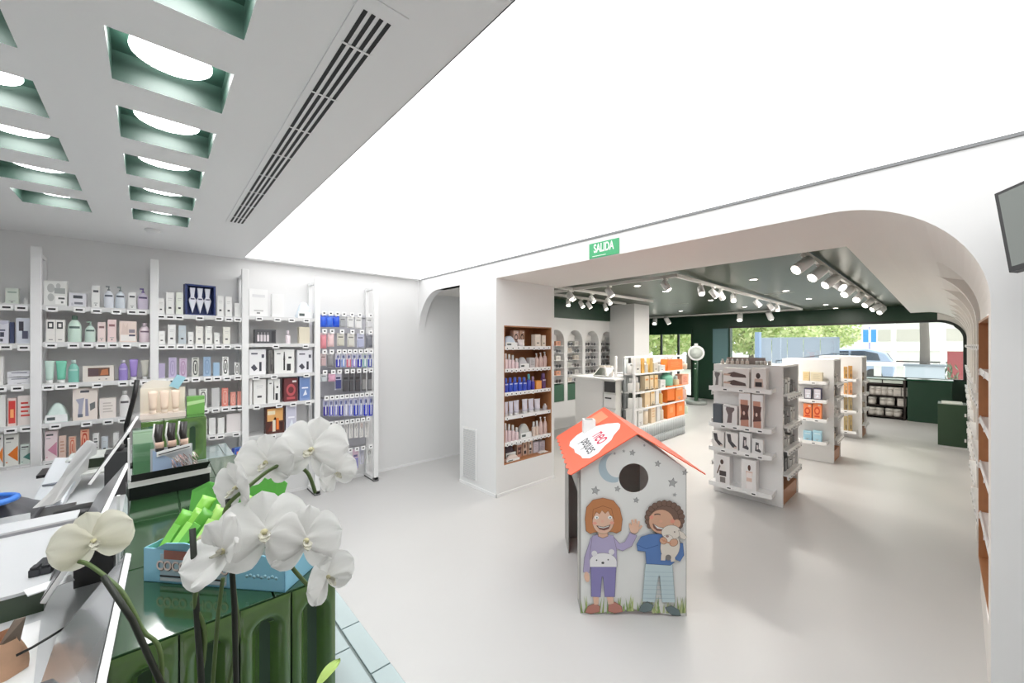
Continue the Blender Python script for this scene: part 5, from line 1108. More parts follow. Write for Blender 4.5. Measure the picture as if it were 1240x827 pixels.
# roof
CORAL = mat((246, 112, 84), .4); CORAL2 = mat((248, 160, 124), .4); ROOFE = mat((206, 60, 54), .5)
rz0 = 1.112; ry0, ry1 = -.035, HD+.03
def roofpanel(u1, z1, scal):
    e0 = Vector((.337, 0, rz0)); e1 = Vector((u1, 0, z1)); n = 9; b = MB()
    dirv = (e1-e0).normalized(); nor = Vector((-dirv.z, 0, dirv.x)); nor = nor if nor.z > 0 else -nor
    edge = []
    for k in range(n):
        y = ry0+(ry1-ry0)*k/n; y2 = ry0+(ry1-ry0)*(k+1)/n
        if scal: edge += [e1+dirv*(.02*math.sin(PI*j/4))+Vector((0, y+(y2-y)*j/4, 0)) for j in range(4)]
        else: edge += [e1+Vector((0, y, 0))]
    edge.append(e1+Vector((0, ry1, 0)))
    pts = [e0+Vector((0, ry1, 0)), e0+Vector((0, ry0, 0))]+edge
    b.prism(pts, nor*.006, CORAL); return b, dirv, nor, e0
b, dl, nl, e0 = roofpanel(-.058, .862, True); rl = b.build('roof_panel', hs, fix=True)
b2, d2_, n2, _ = roofpanel(.739, .872, True); b2.build('roof_panel', hs)
# printed cloud and words on the left slope (baseline along the ridge)
def rp(s, t, e=.0075): return e0+Vector((0, s, 0))+dl*t+nl*e
cl = []
cl_px = [(736, 514), (722, 517), (712, 520), (699, 528), (691, 536), (690, 541), (696, 545), (697, 549), (704, 553), (706, 556), (715, 556), (725, 550), (733, 541), (741, 534), (744, 528), (751, 520), (752, 515), (749, 513)]
Rm = Matrix.Rotation(HRZ, 4, 'Z'); E0 = FLh+(Rm @ e0); DL = Rm.to_3x3() @ dl; NL = Rm.to_3x3() @ nl; HN = Rm.to_3x3() @ Vector((0, 1, 0))
def roof_st(px, py):
    d = ray(px, py); t = (E0-Vector((0, 0, H))).dot(NL)/d.dot(NL); P = Vector((0, 0, H))+d*t-E0
    return P.dot(HN), P.dot(DL)
b = MB(); b.face([rp(*roof_st(*p)) for p in cl_px], mat((246, 244, 246), .5)); b.build('printed_cloud', rl, fix=False)
for body, px, py, size, cc in (('neo', 729, 530, .17, (206, 50, 84)), ('peques', 714, 540, .125, (84, 88, 92))):
    s_, t_ = roof_st(px, py); o_ = rp(s_, t_, .009)
    xd = Vector((0, -1, 0)); yd = -dl; Mt = Matrix(((xd.x, yd.x, nl.x, o_.x), (xd.y, yd.y, nl.y, o_.y), (xd.z, yd.z, nl.z, o_.z), (0, 0, 0, 1)))
    text_obj(body, size, mat(cc, .5), 'printed_word', rl, Mt, sx=.95, thick=.0002, bold=.004)
b = MB(); b.prism([rp(.62, .04), rp(.62, .20), rp(.90, .20), rp(.90, .04)], nl*.0006, CORAL2); b.build('printed_tint', rl)
s_, t_ = roof_st(713, 521); o_ = rp(s_, t_, 0)
b = MB(); b.box(o_.x-.045, o_.x+.045, o_.y-.045, o_.y+.045, o_.z-.05, o_.z+.085, CARD); ch = b.build('chimney', hs, bev=.001)
b = MB(); b.box(o_.x-.03, o_.x+.03, o_.y-.03, o_.y+.03, o_.z+.0852, o_.z+.0862, mat((150, 146, 140), .6)); b.build('chimney_opening', ch)
# ---- artwork printed on the front, traced in layers a fraction of a millimetre apart
GR_ = [(150, 172, 96), (176, 190, 120), (126, 156, 86), (196, 206, 150)]; MOONC = (170, 190, 202)
def PAL(c): return tuple(int(v+(250-v)*.10) for v in c)
art = MB(); LY = [0]
def A(pts, c, sm=True):
    LY[0] += 1; y = -.0004-.00008*LY[0]
    m = mat(PAL(c), .55); art.face([(u, y, z) for u, z in [hc(*p) for p in pts]], m)
    if c not in GR_ and len(pts) > 4:
        xs_ = [p[0] for p in pts]
        if max(xs_)-min(xs_) > 24 and c != MOONC: LN(list(pts)+[pts[0]], 1.6, tuple(int(v*.66) for v in c))
def EL(cx, cy, rx, ry, c, n=24, rot=0, a0=0, a1=360):
    R = math.radians(rot); pts = []
    for k in range(n+(0 if a1-a0 == 360 else 1)):
        a = math.radians(a0+(a1-a0)*k/n); x, y = rx*math.cos(a), ry*math.sin(a)
        pts.append((cx+x*math.cos(R)-y*math.sin(R), cy+x*math.sin(R)+y*math.cos(R)))
    A(pts, c)
def LN(pts, w, c):
    L = []; Rr = []
    for i, p in enumerate(pts):
        a = pts[max(0, i-1)]; q = pts[min(len(pts)-1, i+1)]; dx, dy = q[0]-a[0], q[1]-a[1]; l = math.hypot(dx, dy) or 1
        L.append((p[0]-dy/l*w/2, p[1]+dx/l*w/2)); Rr.append((p[0]+dy/l*w/2, p[1]-dx/l*w/2))
    LY[0] += 1; y = -.0004-.00008*LY[0]; m = mat(c, .55)
    La = [(u, y, z) for u, z in [hc(*p) for p in L]]; Ra = [(u, y, z) for u, z in [hc(*p) for p in Rr]]; art.strip(La, Ra, m)
OUT = (96, 90, 92)
# moon and stars
mo = [(262+58*math.cos(math.radians(a))*1.05+22, 160+62*math.sin(math.radians(a))) for a in range(70, 262, 12)]
mi_ = [(300+46*math.cos(math.radians(a)), 148+52*math.sin(math.radians(a))) for a in range(250, 80, -12)]
A(mo+mi_, (170, 190, 202))
def STAR(cx, cy, r):
    A([(cx+(r if k % 2 == 0 else r*.45)*math.cos(math.radians(-90+36*k+10)), cy+(r if k % 2 == 0 else r*.45)*math.sin(math.radians(-90+36*k+10))) for k in range(10)], (168, 168, 168))
for s_ in ((210, 255, 19), (302, 248, 13), (380, 295, 13), (470, 143, 14), (532, 222, 21), (541, 272, 10), (584, 180, 13), (364, 97, 13), (328, 90, 8), (414, 66, 7), (290, 100, 7)): STAR(*s_)
# grass strip
rnd = random.Random(5)
GR = [(150, 172, 96), (176, 190, 120), (126, 156, 86), (196, 206, 150)]
for k in range(70):
    x = 152+rnd.random()*434; base = 768-(12 if 300 < x < 440 else 4); hgt = rnd.uniform(24, 74)
    A([(x-4, base), (x+4, base), (x+rnd.uniform(-14, 14), base-hgt)], GR[k % 4])
SKIN = (228, 184, 158); SK2 = (222, 172, 144)
# girl: shoes, legs, trousers, jumper, arms, head, bob hair
A([(166, 760), (178, 735), (206, 722), (228, 735), (226, 758), (190, 766)], (186, 118, 104)); A([(262, 755), (264, 730), (290, 716), (318, 735), (322, 757), (290, 764)], (186, 118, 104))
A([(198, 690), (224, 690), (222, 728), (204, 728)], SKIN); A([(254, 688), (282, 688), (286, 722), (264, 728)], SKIN)
A([(190, 570), (296, 570), (289, 695), (248, 695), (241, 612), (236, 612), (230, 696), (192, 694)], (128, 120, 178))
A([(158, 592), (164, 530), (190, 450), (214, 434), (222, 470), (198, 520), (184, 596)], (170, 158, 196))
EL(174, 612, 11, 22, SKIN, rot=-8)
A([(280, 440), (310, 474), (332, 466), (352, 428), (382, 440), (360, 484), (322, 504), (292, 492)], (174, 162, 200))
A([(196, 442), (236, 432), (284, 440), (298, 500), (299, 570), (186, 570), (186, 520)], (172, 160, 198))
EL(372, 410, 20, 22, SKIN, rot=20)
for f_ in ((352, 390, 355, 408), (362, 374, 366, 400), (376, 372, 376, 400), (390, 380, 386, 404), (402, 398, 392, 412)): LN([(f_[0], f_[1]), (f_[2], f_[3])], 9, SKIN)
# plain white animal-face pocket shape on the jumper
EL(241, 548, 56, 36, (236, 234, 236), a0=180, a1=360); A([(186, 545), (297, 545), (298, 570), (186, 570)], (236, 234, 236)); EL(205, 514, 12, 12, (226, 224, 228)); EL(276, 508, 12, 12, (226, 224, 228)); EL(240, 553, 6, 5, (60, 60, 64)); EL(214, 542, 3, 3, (60, 60, 64)); EL(262, 540, 3, 3, (60, 60, 64))
HAIR = (188, 116, 66)
A([(170, 420), (166, 370), (172, 322), (198, 292), (240, 283), (284, 294), (310, 326), (321, 372), (316, 420), (296, 430), (280, 424), (206, 426), (188, 432)], HAIR)
A([(222, 420), (258, 420), (262, 442), (240, 450), (220, 442)], SK2)
EL(241, 382, 44, 50, SKIN)
A([(196, 372), (200, 330), (240, 316), (276, 328), (286, 372), (270, 352), (262, 336), (250, 348), (236, 334), (226, 350), (212, 340), (204, 356)], HAIR)
EL(214, 364, 9, 7, (244, 240, 238)); EL(270, 364, 9, 7, (244, 240, 238)); EL(215, 365, 3, 3, (80, 96, 100)); EL(270, 365, 3, 3, (80, 96, 100)); EL(238, 380, 7, 7, (230, 174, 150)); EL(206, 388, 9, 6, (234, 156, 136)); EL(278, 386, 9, 6, (234, 156, 136))
A([(214, 398), (242, 404), (272, 394), (264, 410), (246, 417), (226, 412)], (120, 66, 58)); A([(220, 400), (242, 405), (268, 397), (264, 402), (242, 409), (222, 405)], (240, 236, 232))
# boy: shoes, trousers, jumper, head, curls, lamb
A([(388, 752), (398, 728), (424, 714), (450, 728), (440, 752), (410, 758)], (98, 116, 118)); A([(506, 752), (498, 738), (524, 730), (556, 748), (564, 772), (528, 770)], (98, 116, 118))
A([(416, 556), (528, 556), (540, 716), (486, 716), (476, 606), (470, 606), (456, 716), (404, 712)], (190, 210, 216))
for k in range(7): LN([(412-k*1.0, 590+k*18), (534+k*.6, 592+k*18)], 1.6, (158, 184, 196))
A([(430, 434), (478, 430), (500, 448), (536, 470), (536, 550), (520, 562), (420, 556), (416, 505), (384, 502), (380, 474), (398, 444)], (74, 114, 178))
LN([(384, 478), (420, 494), (470, 478)], 2, (46, 78, 136))
A([(548, 470), (572, 470), (576, 520), (560, 546), (538, 536), (536, 500)], (74, 114, 178))
HB = (110, 82, 68); 
EL(492, 372, 66, 62, HB)
for k in range(16):
    a = math.radians(150+k*17); EL(496+70*math.cos(a), 366+62*math.sin(a), 13, 13, HB, 12)
EL(482, 380, 52, 50, (212, 160, 130), rot=20)
EL(546, 388, 16, 18, (212, 160, 130)); EL(465, 352, 13, 5, (90, 70, 66), a0=180, a1=360); EL(466, 355, 12, 4, (212, 160, 130)); EL(528, 378, 9, 9, (226, 144, 120)); EL(440, 362, 8, 8, (226, 144, 120)); EL(480, 378, 7, 6, (222, 164, 134))
A([(446, 388), (470, 402), (494, 406), (486, 418), (464, 416), (450, 404)], (126, 74, 64)); A([(450, 391), (470, 402), (490, 407), (484, 411), (464, 408)], (240, 236, 232))
LM = (226, 216, 204)
EL(518, 482, 40, 56, LM, rot=8); EL(522, 424, 40, 30, LM); A([(552, 414), (572, 424), (587, 444), (578, 456), (560, 446)], LM); EL(508, 450, 22, 16, (236, 226, 216)); EL(506, 440, 7, 5, (150, 120, 112)); EL(536, 422, 3, 3, (110, 96, 90)); LN([(488, 540), (490, 515)], 18, LM); LN([(530, 545), (528, 515)], 18, LM); EL(510, 528, 12, 12, (110, 106, 104))
EL(490, 458, 16, 14, (212, 160, 130), rot=30); EL(532, 466, 18, 15, (212, 160, 130), rot=-20)
for k in range(4): LN([(482+k*9, 452+k*4), (494+k*9, 462+k*3)], 5, (206, 150, 120))
art.build('printed_artwork', fp, fix=False)
# thin grey edge lines of the cut cardboard
b = MB()
for (u0, z0, u1, z1) in ((0, 0, 0, .885), (HW, 0, HW, .897)): b.box(min(u0, u1)-.0015, max(u0, u1)+.0015, -.0006, .008, z0, z1, mat((150, 146, 142), .6))
b.build('cut_edge', fp)

# ================================================================ TILLS: BASE COUNTER AND GREEN TILED BOXES
PALE = mat((160, 178, 180), .16, coat=.4, noise=.05, nscale=5); GROUT = mat((120, 132, 130), .6)
LZ = .77
cb = empty('till_counter', (.2, 2.4, 0), 'long till counter with pale blue-grey tiled ledge, running toward the shelf wall', 'counter')
b = MB(); b.box(-.27, .285, -1.9, 1.95, 0, LZ-.012, mat((150, 172, 170), .3)); b.build('body', cb)
b = MB(); b.box(-.26, .289, -1.9, 1.95, LZ-.012, LZ-.004, GROUT); b.build('grout_bed', cb)
tl0 = None
for (xa, xb, off) in ((-.055, .225, .0), (.232, .288, .09)):
    for k in range(17):
        y0 = -1.9+.222*k+off; y1 = min(y0+.218, 1.95); y0 = max(y0, -1.9)
        if y1-y0 < .04: continue
        b = MB(); b.box(xa, xb, y0, y1, LZ-.006, LZ, PALE); b.build('ledge_tile', cb, bev=.0015)
TG1 = mat((84, 116, 58), .10, coat=1.0, noise=.28, nscale=12)
TGT = mat((40, 72, 42), .12, coat=.8, noise=.10, nscale=7)
def concave_tile(w, h, m, cw=.62, dep=.028):
    """glazed tile with an upright capsule-shaped hollow; local x across, z up, faces -y"""
    nx, nzz = 28, 44; b = MB(); vs = []
    r = w*cw/2; z0, z1 = h*.10+r, h*.90-r
    for j in range(nzz+1):
        for i in range(nx+1):
            x = -w/2+w*i/nx; z = h*j/nzz
            zc = min(max(z, z0), z1); d = math.hypot(x, z-zc)/r
            t = 0 if d >= 1.08 else .5+.5*math.cos(PI*d/1.08)
            ex = min(x+w/2, w/2-x, z, h-z); lip = .003*max(0, 1-ex/.006)**2
            rim = .0025*math.exp(-((d-1.15)/.12)**2)
            vs.append((x, dep*t+lip-rim, z))
    b.raw(vs, [(j*(nx+1)+i, j*(nx+1)+i+1, (j+1)*(nx+1)+i+1, (j+1)*(nx+1)+i) for j in range(nzz) for i in range(nx)], m, True)
    return b
def tiled_box(x0, x1, y0, y1, zt, tiles, label):
    g = empty('tiled_till_box', ((x0+x1)/2, y0, LZ), label, 'counter', 'green tiled boxes on the till counter')
    hx = (x1-x0)/2
    b = MB(); b.box(-hx+.002, hx-.002, .022, y1-y0, 0, zt-LZ-.008, mat((44, 70, 44), .35)); b.build('core', g)
    t0 = None
    for (ta, tb) in tiles:
        w = tb-ta
        o = concave_tile(w-.003, zt-LZ-.002, TG1, .66).build('face_tile', g, loc=((ta+tb)/2-(x0+x1)/2, 0, 0), fix=False)
    n = max(1, int((y1-y0)/.30)); dy = (y1-y0-.006)/n; nt = 3; dx = (x1-x0)/nt
    for i in range(nt):
        for j in range(n):
            b = MB(); b.box(-hx+dx*i+.0015, -hx+dx*(i+1)-.0015, .006+dy*j+.0015, .006+dy*(j+1)-.0015, zt-LZ-.008, zt-LZ, TGT); b.build('top_tile', g, bev=.002)
    return g
T1 = [(-.058+.0958*k, -.058+.0958*(k+1)) for k in range(4)]
BT = 1.10
tiled_box(-.058, .325, .978, 2.40, BT, T1, 'green glazed tile box nearest the orchid, holding the blue sweets tray')
tiled_box(-.061, .311, 3.85, 4.34, BT, [(-.061, .062), (.062, .144), (.144, .311)], 'further green glazed tile box near the shelf wall, under the pink tube stand')
# white upright trim strip at the staff side of the near box
b = MB(); b.box(-.066, -.060, 1.40, 1.412, .80, 1.27, WHITE); b.box(-.066, -.060, 2.0, 2.012, .80, 1.31, WHITE); 
b.box(-.0645, -.0615, 1.40, 2.0, .80, 1.16, glass((236, 242, 240), .08)); tag(b.build('divider_screen'), 'clear low divider screen with white upright edges beside the near tiled box', 'screen')
# ---- sloping monitors on the staff side
SCR = mat((142, 144, 146), .22, coat=.5); SCR2 = mat((120, 120, 122), .3, coat=.3)  # greys imitate the ceiling reflected in the switched-off screens
def sloped_monitor(P0, P1, P2, P3, label, m=SCR):
    """P0,P1 lower edge near->far, P2,P3 upper edge far->near"""
    P = [Vector(p) for p in (P0, P1, P2, P3)]; c = sum(P, Vector())/4; n = (P[1]-P[0]).cross(P[3]-P[0]).normalized()
    if n.z < 0: n = -n
    t = empty('till_monitor', c, label, 'monitor', 'sloping till monitors')
    L = [p-c for p in P]; b = MB(); b.prism([p-n*.013 for p in L], n*.013, WHITE); b.build('casing', t, bev=.002)
    def inset(f): return [p*f for p in L]
    b = MB(); b.prism([p for p in inset(.99)], n*.0012, BLACK); b.build('bezel', t)
    b = MB(); b.prism([p+n*.0013 for p in inset(.97)], n*.0008, m); b.build('screen', t)
    low = min(P, key=lambda q: q.z).z
    b = MB(); b.box(-.05, .05, -.07, .07, LZ-c.z, -.045, DGREY); b.tube([(0, 0, -.05), -n*.02], .02, DGREY, 10); b.build('stand', t)
    return t
sloped_monitor((-.185, .86, .90), (-.175, 1.50, .92), (-.050, 1.42, 1.115), (-.066, .86, 1.115), 'grey sloping till screen nearest the camera, beside the near tiled box')
sloped_monitor((-.235, 1.72, .92), (-.190, 2.72, .94), (-.085, 2.46, 1.125), (-.120, 1.74, 1.125), 'grey sloping till screen in the middle of the counter', SCR2)
sloped_monitor((-.24, 2.90, .95), (-.19, 3.75, .96), (-.075, 3.55, 1.19), (-.10, 2.95, 1.19), 'grey sloping till screen furthest along the counter', SCR2)
# ---- staff desk
DT = mat((206, 208, 210), .45); DG = mat((58, 74, 56), .4)
dk = empty('staff_desk', (-.65, 2.5, 0), 'staff desk with white top behind the till counter', 'desk')
b = MB(); b.box(-.6, .575, -1.9, 1.9, .72, .78, DT); b.build('desktop', dk)
b = MB(); b.box(-.6, .385, -1.88, 1.88, .0, .72, DG); b.build('cabinet', dk)
b = MB(); b.box(-.75, -.262, 1.985, 2.78, .78, .852, DG); b.box(-.76, -.255, 1.98, 2.79, .852, .862, DT); tag(b.build('raised_desk_unit'), 'green raised desk unit with white lid on the staff desk', 'drawer unit')
b = MB(); b.box(-.19, .19, -.013, .013, 0, .012, mat((150, 150, 152), .4)); tag(b.build('pen_tray', loc=(-.43, 2.60, .8625), rz=.05), 'thin grey ruler bar lying on the white desk lid', 'ruler')
for k in range(2):
    b = MB(); b.box(-.014, .014, -.05, .05, 0, .026, mat((56, 58, 62), .4)); b.box(-.010, .010, -.052, -.02, .026, .034, mat((40, 42, 46), .4))
    q = atz(50+13*k, 686-3*k, .875); tag(b.build('stapler', loc=(q.x, q.y, .862), bev=.003, rz=-.2), ['black stapler on the white desk lid, left of two', 'black stapler on the white desk lid, right of two'][k], 'stapler')
q = atz(60, 709, .862); b = MB(); b.box(-.05, .05, -.03, .03, 0, .003, mat((240, 240, 242), .5)); tag(b.build('paper_slip', loc=(q.x, q.y, .862), rz=.3), 'small white paper slip at the desk lid edge', 'paper')
# paper sheet lying on the near desk
b = MB(); b.box(-.13, .10, -.18, .19, 0, .003, mat((240, 240, 240), .6)); tag(b.build('paper_sheet', loc=(-.34, 1.72, .7805), rz=.1), 'white paper sheets on the desk beside the nearest till screen', 'paper')
# crumpled kraft bag with a dark cord
q = atz(6, 812, .784); kb = empty('paper_bag', (q.x-.02, q.y-.02, .784), 'brown kraft paper bag with dark cord at the desk edge', 'bag')
KR = mat((222, 178, 146), .7, noise=.15, nscale=30); b = MB()
vs = []; n = 12
for j in range(7):
    t = j/6
    for i in range(n):
        a = 2*PI*i/n; rr = .055*(1-.25*t)+.006*math.sin(3*a+4*t); vs.append((rr*math.cos(a)*1.15, rr*math.sin(a)*.7, .10*t+.008*t*math.sin(2*a)))
b.raw(vs, [(j*n+i, j*n+(i+1) % n, (j+1)*n+(i+1) % n, (j+1)*n+i) for j in range(6) for i in range(n)], KR, True); b.build('bag_body', kb, fix=False)
b = MB(); b.prism([(.012, -.02, .08), (.05, -.01, .08), (.058, 0, .135), (.036, .01, .13)], (0, .004, 0), mat((120, 106, 94), .7)); b.build('folded_corner', kb)
b = MB(); b.tube([(.045, -.02, .05), (.07, -.01, .052), (.10, .0, .06), (.125, .012, .066)], .0035, BLACK, 8); b.build('cord', kb)
# white desktop terminal seen from behind
def slab(P, th, m, bev=.012):
    P = [Vector(p) for p in P]; c = sum(P, Vector())/len(P); n = (P[1]-P[0]).cross(P[-1]-P[0]).normalized(); b = MB(); b.prism([p-c for p in P], n*th, m); return b, c, n
wt = empty('white_terminal', atd(75, 590, 2.7), 'large white desk terminal with curved side arm, leaning on the staff desk', 'terminal')
cz = wt.location.copy()
PW = [atd(38, 606, 2.12), atd(66, 553, 2.38), atd(104, 553, 2.40), atd(76, 608, 2.14)]
b = MB(); b.prism([p-cz for p in PW], (0, .0, -.05), mat((222, 226, 230), .35)); b.build('panel', wt, bev=.01)
arm = [atd(x_, y_, 1.90+.0075*(x_-40)) for x_, y_ in ((38, 616), (58, 612), (82, 598), (100, 572), (113, 550), (113, 537), (105, 533), (92, 547), (74, 578), (58, 598))]
b = MB(); b.prism([p-cz for p in arm], (.012, .045, -.012), mat((230, 230, 230), .35)); b.build('curved_arm', wt, bev=.008)
b = MB(); b.tube([p-cz for p in (atd(52, 588, 2.20), atd(74, 584, 2.22))], .006, mat((150, 156, 166), .4), 8); b.build('groove', wt)
b = MB(); b.box(-.10, .10, -.10, .10, .78-cz.z, .80-cz.z, BLACK); b.tube([(0, 0, .80-cz.z), (0, .02, -.02)], .03, BLACK, 10); b.build('stand', wt)
# printer, trays, bag, tray
pr = empty('receipt_printer', Vector((atd(116, 590, 2.5).x, atd(116, 590, 2.5).y, .862)), 'pale grey receipt printer with dark green front on the staff desk', 'printer')
b = MB(); b.box(-.12, .10, -.10, .12, 0, .10, mat((206, 210, 206), .4)); b.build('body', pr, bev=.01); b = MB(); b.box(-.105, .085, -.106, -.10, .035, .09, mat((40, 50, 36), .4)); b.build('front', pr); b = MB(); b.box(-.115, .09, -.19, -.10, .008, .022, mat((216, 218, 214), .4)); b.build('paper_tray', pr)
q = atz(108, 616, .78); b = MB(); b.lathe([(.02, 0), (.085, .006), (.10, .03), (.09, .05), (.03, .055)], BLACK, 20, sy=.7); tag(b.build('black_pouch', loc=(q.x-.02, q.y-.12, .78)), 'black soft pouch on the desk behind the white lid', 'pouch')
q = atz(84, 628, .782); b = MB(); b.box(-.10, .08, -.08, .08, 0, .01, mat((60, 58, 58), .3)); tag(b.build('card_reader', loc=(q.x-.08, q.y+.18, .78)), 'dark flat pad on the desk beneath the white terminal', 'pad')
bgp = atz(30, 622, .80); b = mound_mesh(.5, .3, .14, (84, 84, 88), (120, 120, 124)); o = b.build('plastic_bag', loc=(bgp.x-.20, bgp.y+.0, .782)); tag(o, 'dark grey crumpled plastic bag at the left end of the desk', 'bag')
b = MB(); n = 24
for k in range(n):
    pass
ring = [(.16*math.cos(2*PI*k/24), .10*math.sin(2*PI*k/24), .0) for k in range(25)]
b.tube(ring, .014, mat((70, 130, 220), .4), 8); b.lathe([(.13, -.02), (.15, 0)], mat((40, 70, 140), .4), 24, sy=.62); q = atd(8, 604, 1.86); tag(b.build('blue_tray', loc=(q.x-.13, q.y, .925)), 'blue rimmed oval tray on top of the dark bag', 'tray')
# black back frame of a further screen arm
ba = empty('screen_arm', (-.135, 3.9, .78), 'black monitor arm and bracket standing behind the furthest till screen', 'bracket')
b = MB(); b.box(-.05, .05, -.05, .05, 0, .02, BLACK); b.tube([(0, 0, .02), (0, 0, .30), (.04, .02, .50), (.055, .02, .62)], .014, BLACK, 8); b.build('pole', ba); 
# ================================================================ ON THE NEAR TILED BOX
# light blue sweets tray
A0 = atz(174, 704, BT); A1 = atz(345, 718, BT); A2 = atz(357, 690, BT)
ux = (A1-A0).normalized(); L0 = (A1-A0).length; uyv = Vector((-ux.y, ux.x, 0)); wd = .115
trz = math.atan2(ux.y, ux.x)
st = empty('sweets_tray', A0+Vector((0, 0, .0005)), 'light blue open carton tray lettered COCO CHOCO on the near green box', 'tray', rz=trz)
LB = mat((146, 206, 232), .4); LB2 = mat((120, 186, 216), .45)
hF = .078
b = MB(); b.box(0, L0, 0, .0025, 0, hF, LB); b.box(0, L0, wd, wd+.0025, 0, hF*1.0, LB); b.box(0, L0, 0, wd, 0, .002, LB2); b.box(L0-.0025, L0, 0, wd, 0, hF, LB); b.box(0, .0025, 0, wd, 0, hF, LB); b.box(L0*.45, L0*.45+.002, .003, wd, .002, hF*.7, LB2)
b.build('tray_body', st)
b = MB(); b.prism([(-.02, wd+.003, hF*.4), (L0*.62, wd+.003, hF*.4), (L0*.66, wd+.055, hF+.10), (L0*.58, wd+.055, hF+.122), (L0*.5, wd+.055, hF+.108), (L0*.40, wd+.055, hF+.125), (L0*.3, wd+.055, hF+.105), (L0*.2, wd+.055, hF+.115), (L0*.1, wd+.055, hF+.09), (.0, wd+.055, hF+.095), (-.05, wd+.055, hF+.07)], (0, .002, 0), mat((96, 178, 76), .4)); b.build('back_flap', st)
b = MB(); b.prism([(.03, 0, hF), (.07, -.012, hF+.02), (.12, -.016, hF+.026), (.155, -.012, hF+.016), (.165, 0, hF)], (0, .003, 0), LB); b.build('front_flap', st)
lb = MB(); lb.box(.045, L0*.60, -.0012, -.0002, .012, hF*.86, mat((176, 200, 212), .4)); lb.box(.055, L0*.5, -.0018, -.0012, hF*.72, hF*.98, mat((150, 84, 66), .4)); lb.box(.045, L0*.60, -.0018, -.0012, .006, .013, mat((206, 214, 220), .4)); lab_ = lb.build('front_label', st)
Mt = Matrix.Translation((.128, -.0022, hF*.52)) @ Matrix.Rotation(PI/2, 4, 'X')
text_obj('COCO CHOCO', .030, mat((110, 72, 66), .5), 'lettering', lab_, Matrix.Translation((.0012, -.0001, -.0012)) @ Mt, sx=.86, thick=.0002)
text_obj('COCO CHOCO', .030, mat((238, 220, 214), .5), 'lettering', lab_, Matrix.Translation((0, -.0006, 0)) @ Mt, sx=.86, thick=.0002)
b = MB(); b.box(.045, L0*.58, -.0024, -.0018, .0155, .019, INK); b.build('small_print', lab_)
b = MB(); 
for k in range(9): b.lathe([(.004, 0), (.004, .0004)], mat((170, 214, 232), .4), 10, M=Matrix.Translation((L0*.74+.009*k, -.0002, .03+.003*(k % 2))) @ Matrix.Rotation(PI/2, 4, 'X'))
b.build('pale_pattern', st)
# green wrapped bars leaning in it
GRN = [(110, 186, 66), (140, 206, 84), (92, 168, 58), (164, 214, 108), (120, 196, 72)]
rnd = random.Random(11)
spots = [(.036, .5, .012), (.062, .55, .018), (.078, .45, .02), (.110, .55, .03), (.140, .5, .028), (.170, .45, .04), (.05, .6, .055), (.10, .6, .06), (.155, .55, .065)]
def bar_mesh(c):
    b = MB(); n = 10; vs = []
    secs = [(-.066, .002, .021), (-.056, .010, .018), (-.024, .013, .017), (.024, .013, .017), (.056, .010, .018), (.066, .002, .021)]
    for z, ry, rx in secs:
        for k in range(n): a = 2*PI*k/n; vs.append((rx*math.cos(a), ry*math.sin(a), z))
    b.raw(vs, [(i*n+k, i*n+(k+1) % n, (i+1)*n+(k+1) % n, (i+1)*n+k) for i in range(5) for k in range(n)]+[tuple(range(n))[::-1], tuple(range(5*n, 6*n))], mat(c, .3), True)
    b.box(-.009, .009, -.0140, -.011, -.034, .034, mat([min(255, v+36) for v in c], .3))
    return b
bpos = ['at the far left of the tray', 'second from left in the tray', 'third from left in the tray', 'fourth from left in the tray', 'fifth from left in the tray', 'rightmost in the front rank', 'in the back rank at left', 'in the back rank at middle', 'in the back rank at right']
for k, (x, tl_, y) in enumerate(spots):
    o = bar_mesh(GRN[k % 5]).build('snack_bar'); P = A0+ux*x+uyv*(.022+y)
    o.location = P+Vector((0, 0, .078+.45*y)); o.rotation_euler = (-tl_*.9, rnd.uniform(.15, .5), trz)
    tag(o, 'green wrapped snack bar %s' % bpos[k], 'snack bar', 'green snack bars in the blue tray')
# beige twist-wrapped sweet bag on top
o = MB(); n = 12; vs = []
secs = [(-.075, .006, .018), (-.06, .010, .012), (-.04, .022, .020), (0, .027, .024), (.035, .022, .020), (.055, .010, .011), (.085, .006, .020)]
for z, ry, rx in secs:
    for k in range(n): a = 2*PI*k/n; vs.append((z, rx*math.cos(a), ry*math.sin(a)))
o.raw(vs, [(i*n+k, i*n+(k+1) % n, (i+1)*n+(k+1) % n, (i+1)*n+k) for i in range(6) for k in range(n)]+[tuple(range(n))[::-1], tuple(range(6*n, 7*n))], mat((222, 206, 172), .35), True)
o.box(.075, .088, -.018, .018, -.006, .006, mat((206, 112, 70), .4)); o.box(.088, .093, -.018, .018, -.008, .008, mat((70, 44, 34), .4))
P = A0+ux*.185+uyv*.05; o = o.build('sweet_bag', loc=P+Vector((0, 0, .092)), rz=trz+.12); tag(o, 'beige twisted sweet wrapper with an orange brown end lying across the blue tray', 'sweet')
# small clear box of sachets at the right of the tray
for k in range(5):
    P = A0+ux*(.215+.022*k)+uyv*.055; b = MB(); b.box(-.009, .009, -.03, .03, 0, .085, mat([(186, 180, 168), (206, 204, 198), (120, 116, 108), (214, 210, 200), (160, 156, 146)][k], .4)); b.box(-.0095, -.009, -.02, .02, .03, .07, mat((90, 86, 80), .5)); o = b.build('tea_sachet', loc=P+Vector((0, 0, .003)), rz=trz); o.rotation_euler = (0, .12, trz); tag(o, 'small grey sachet standing in the right half of the tray, %s from left' % ORD[k], 'sachet', 'grey sachets in the blue tray')
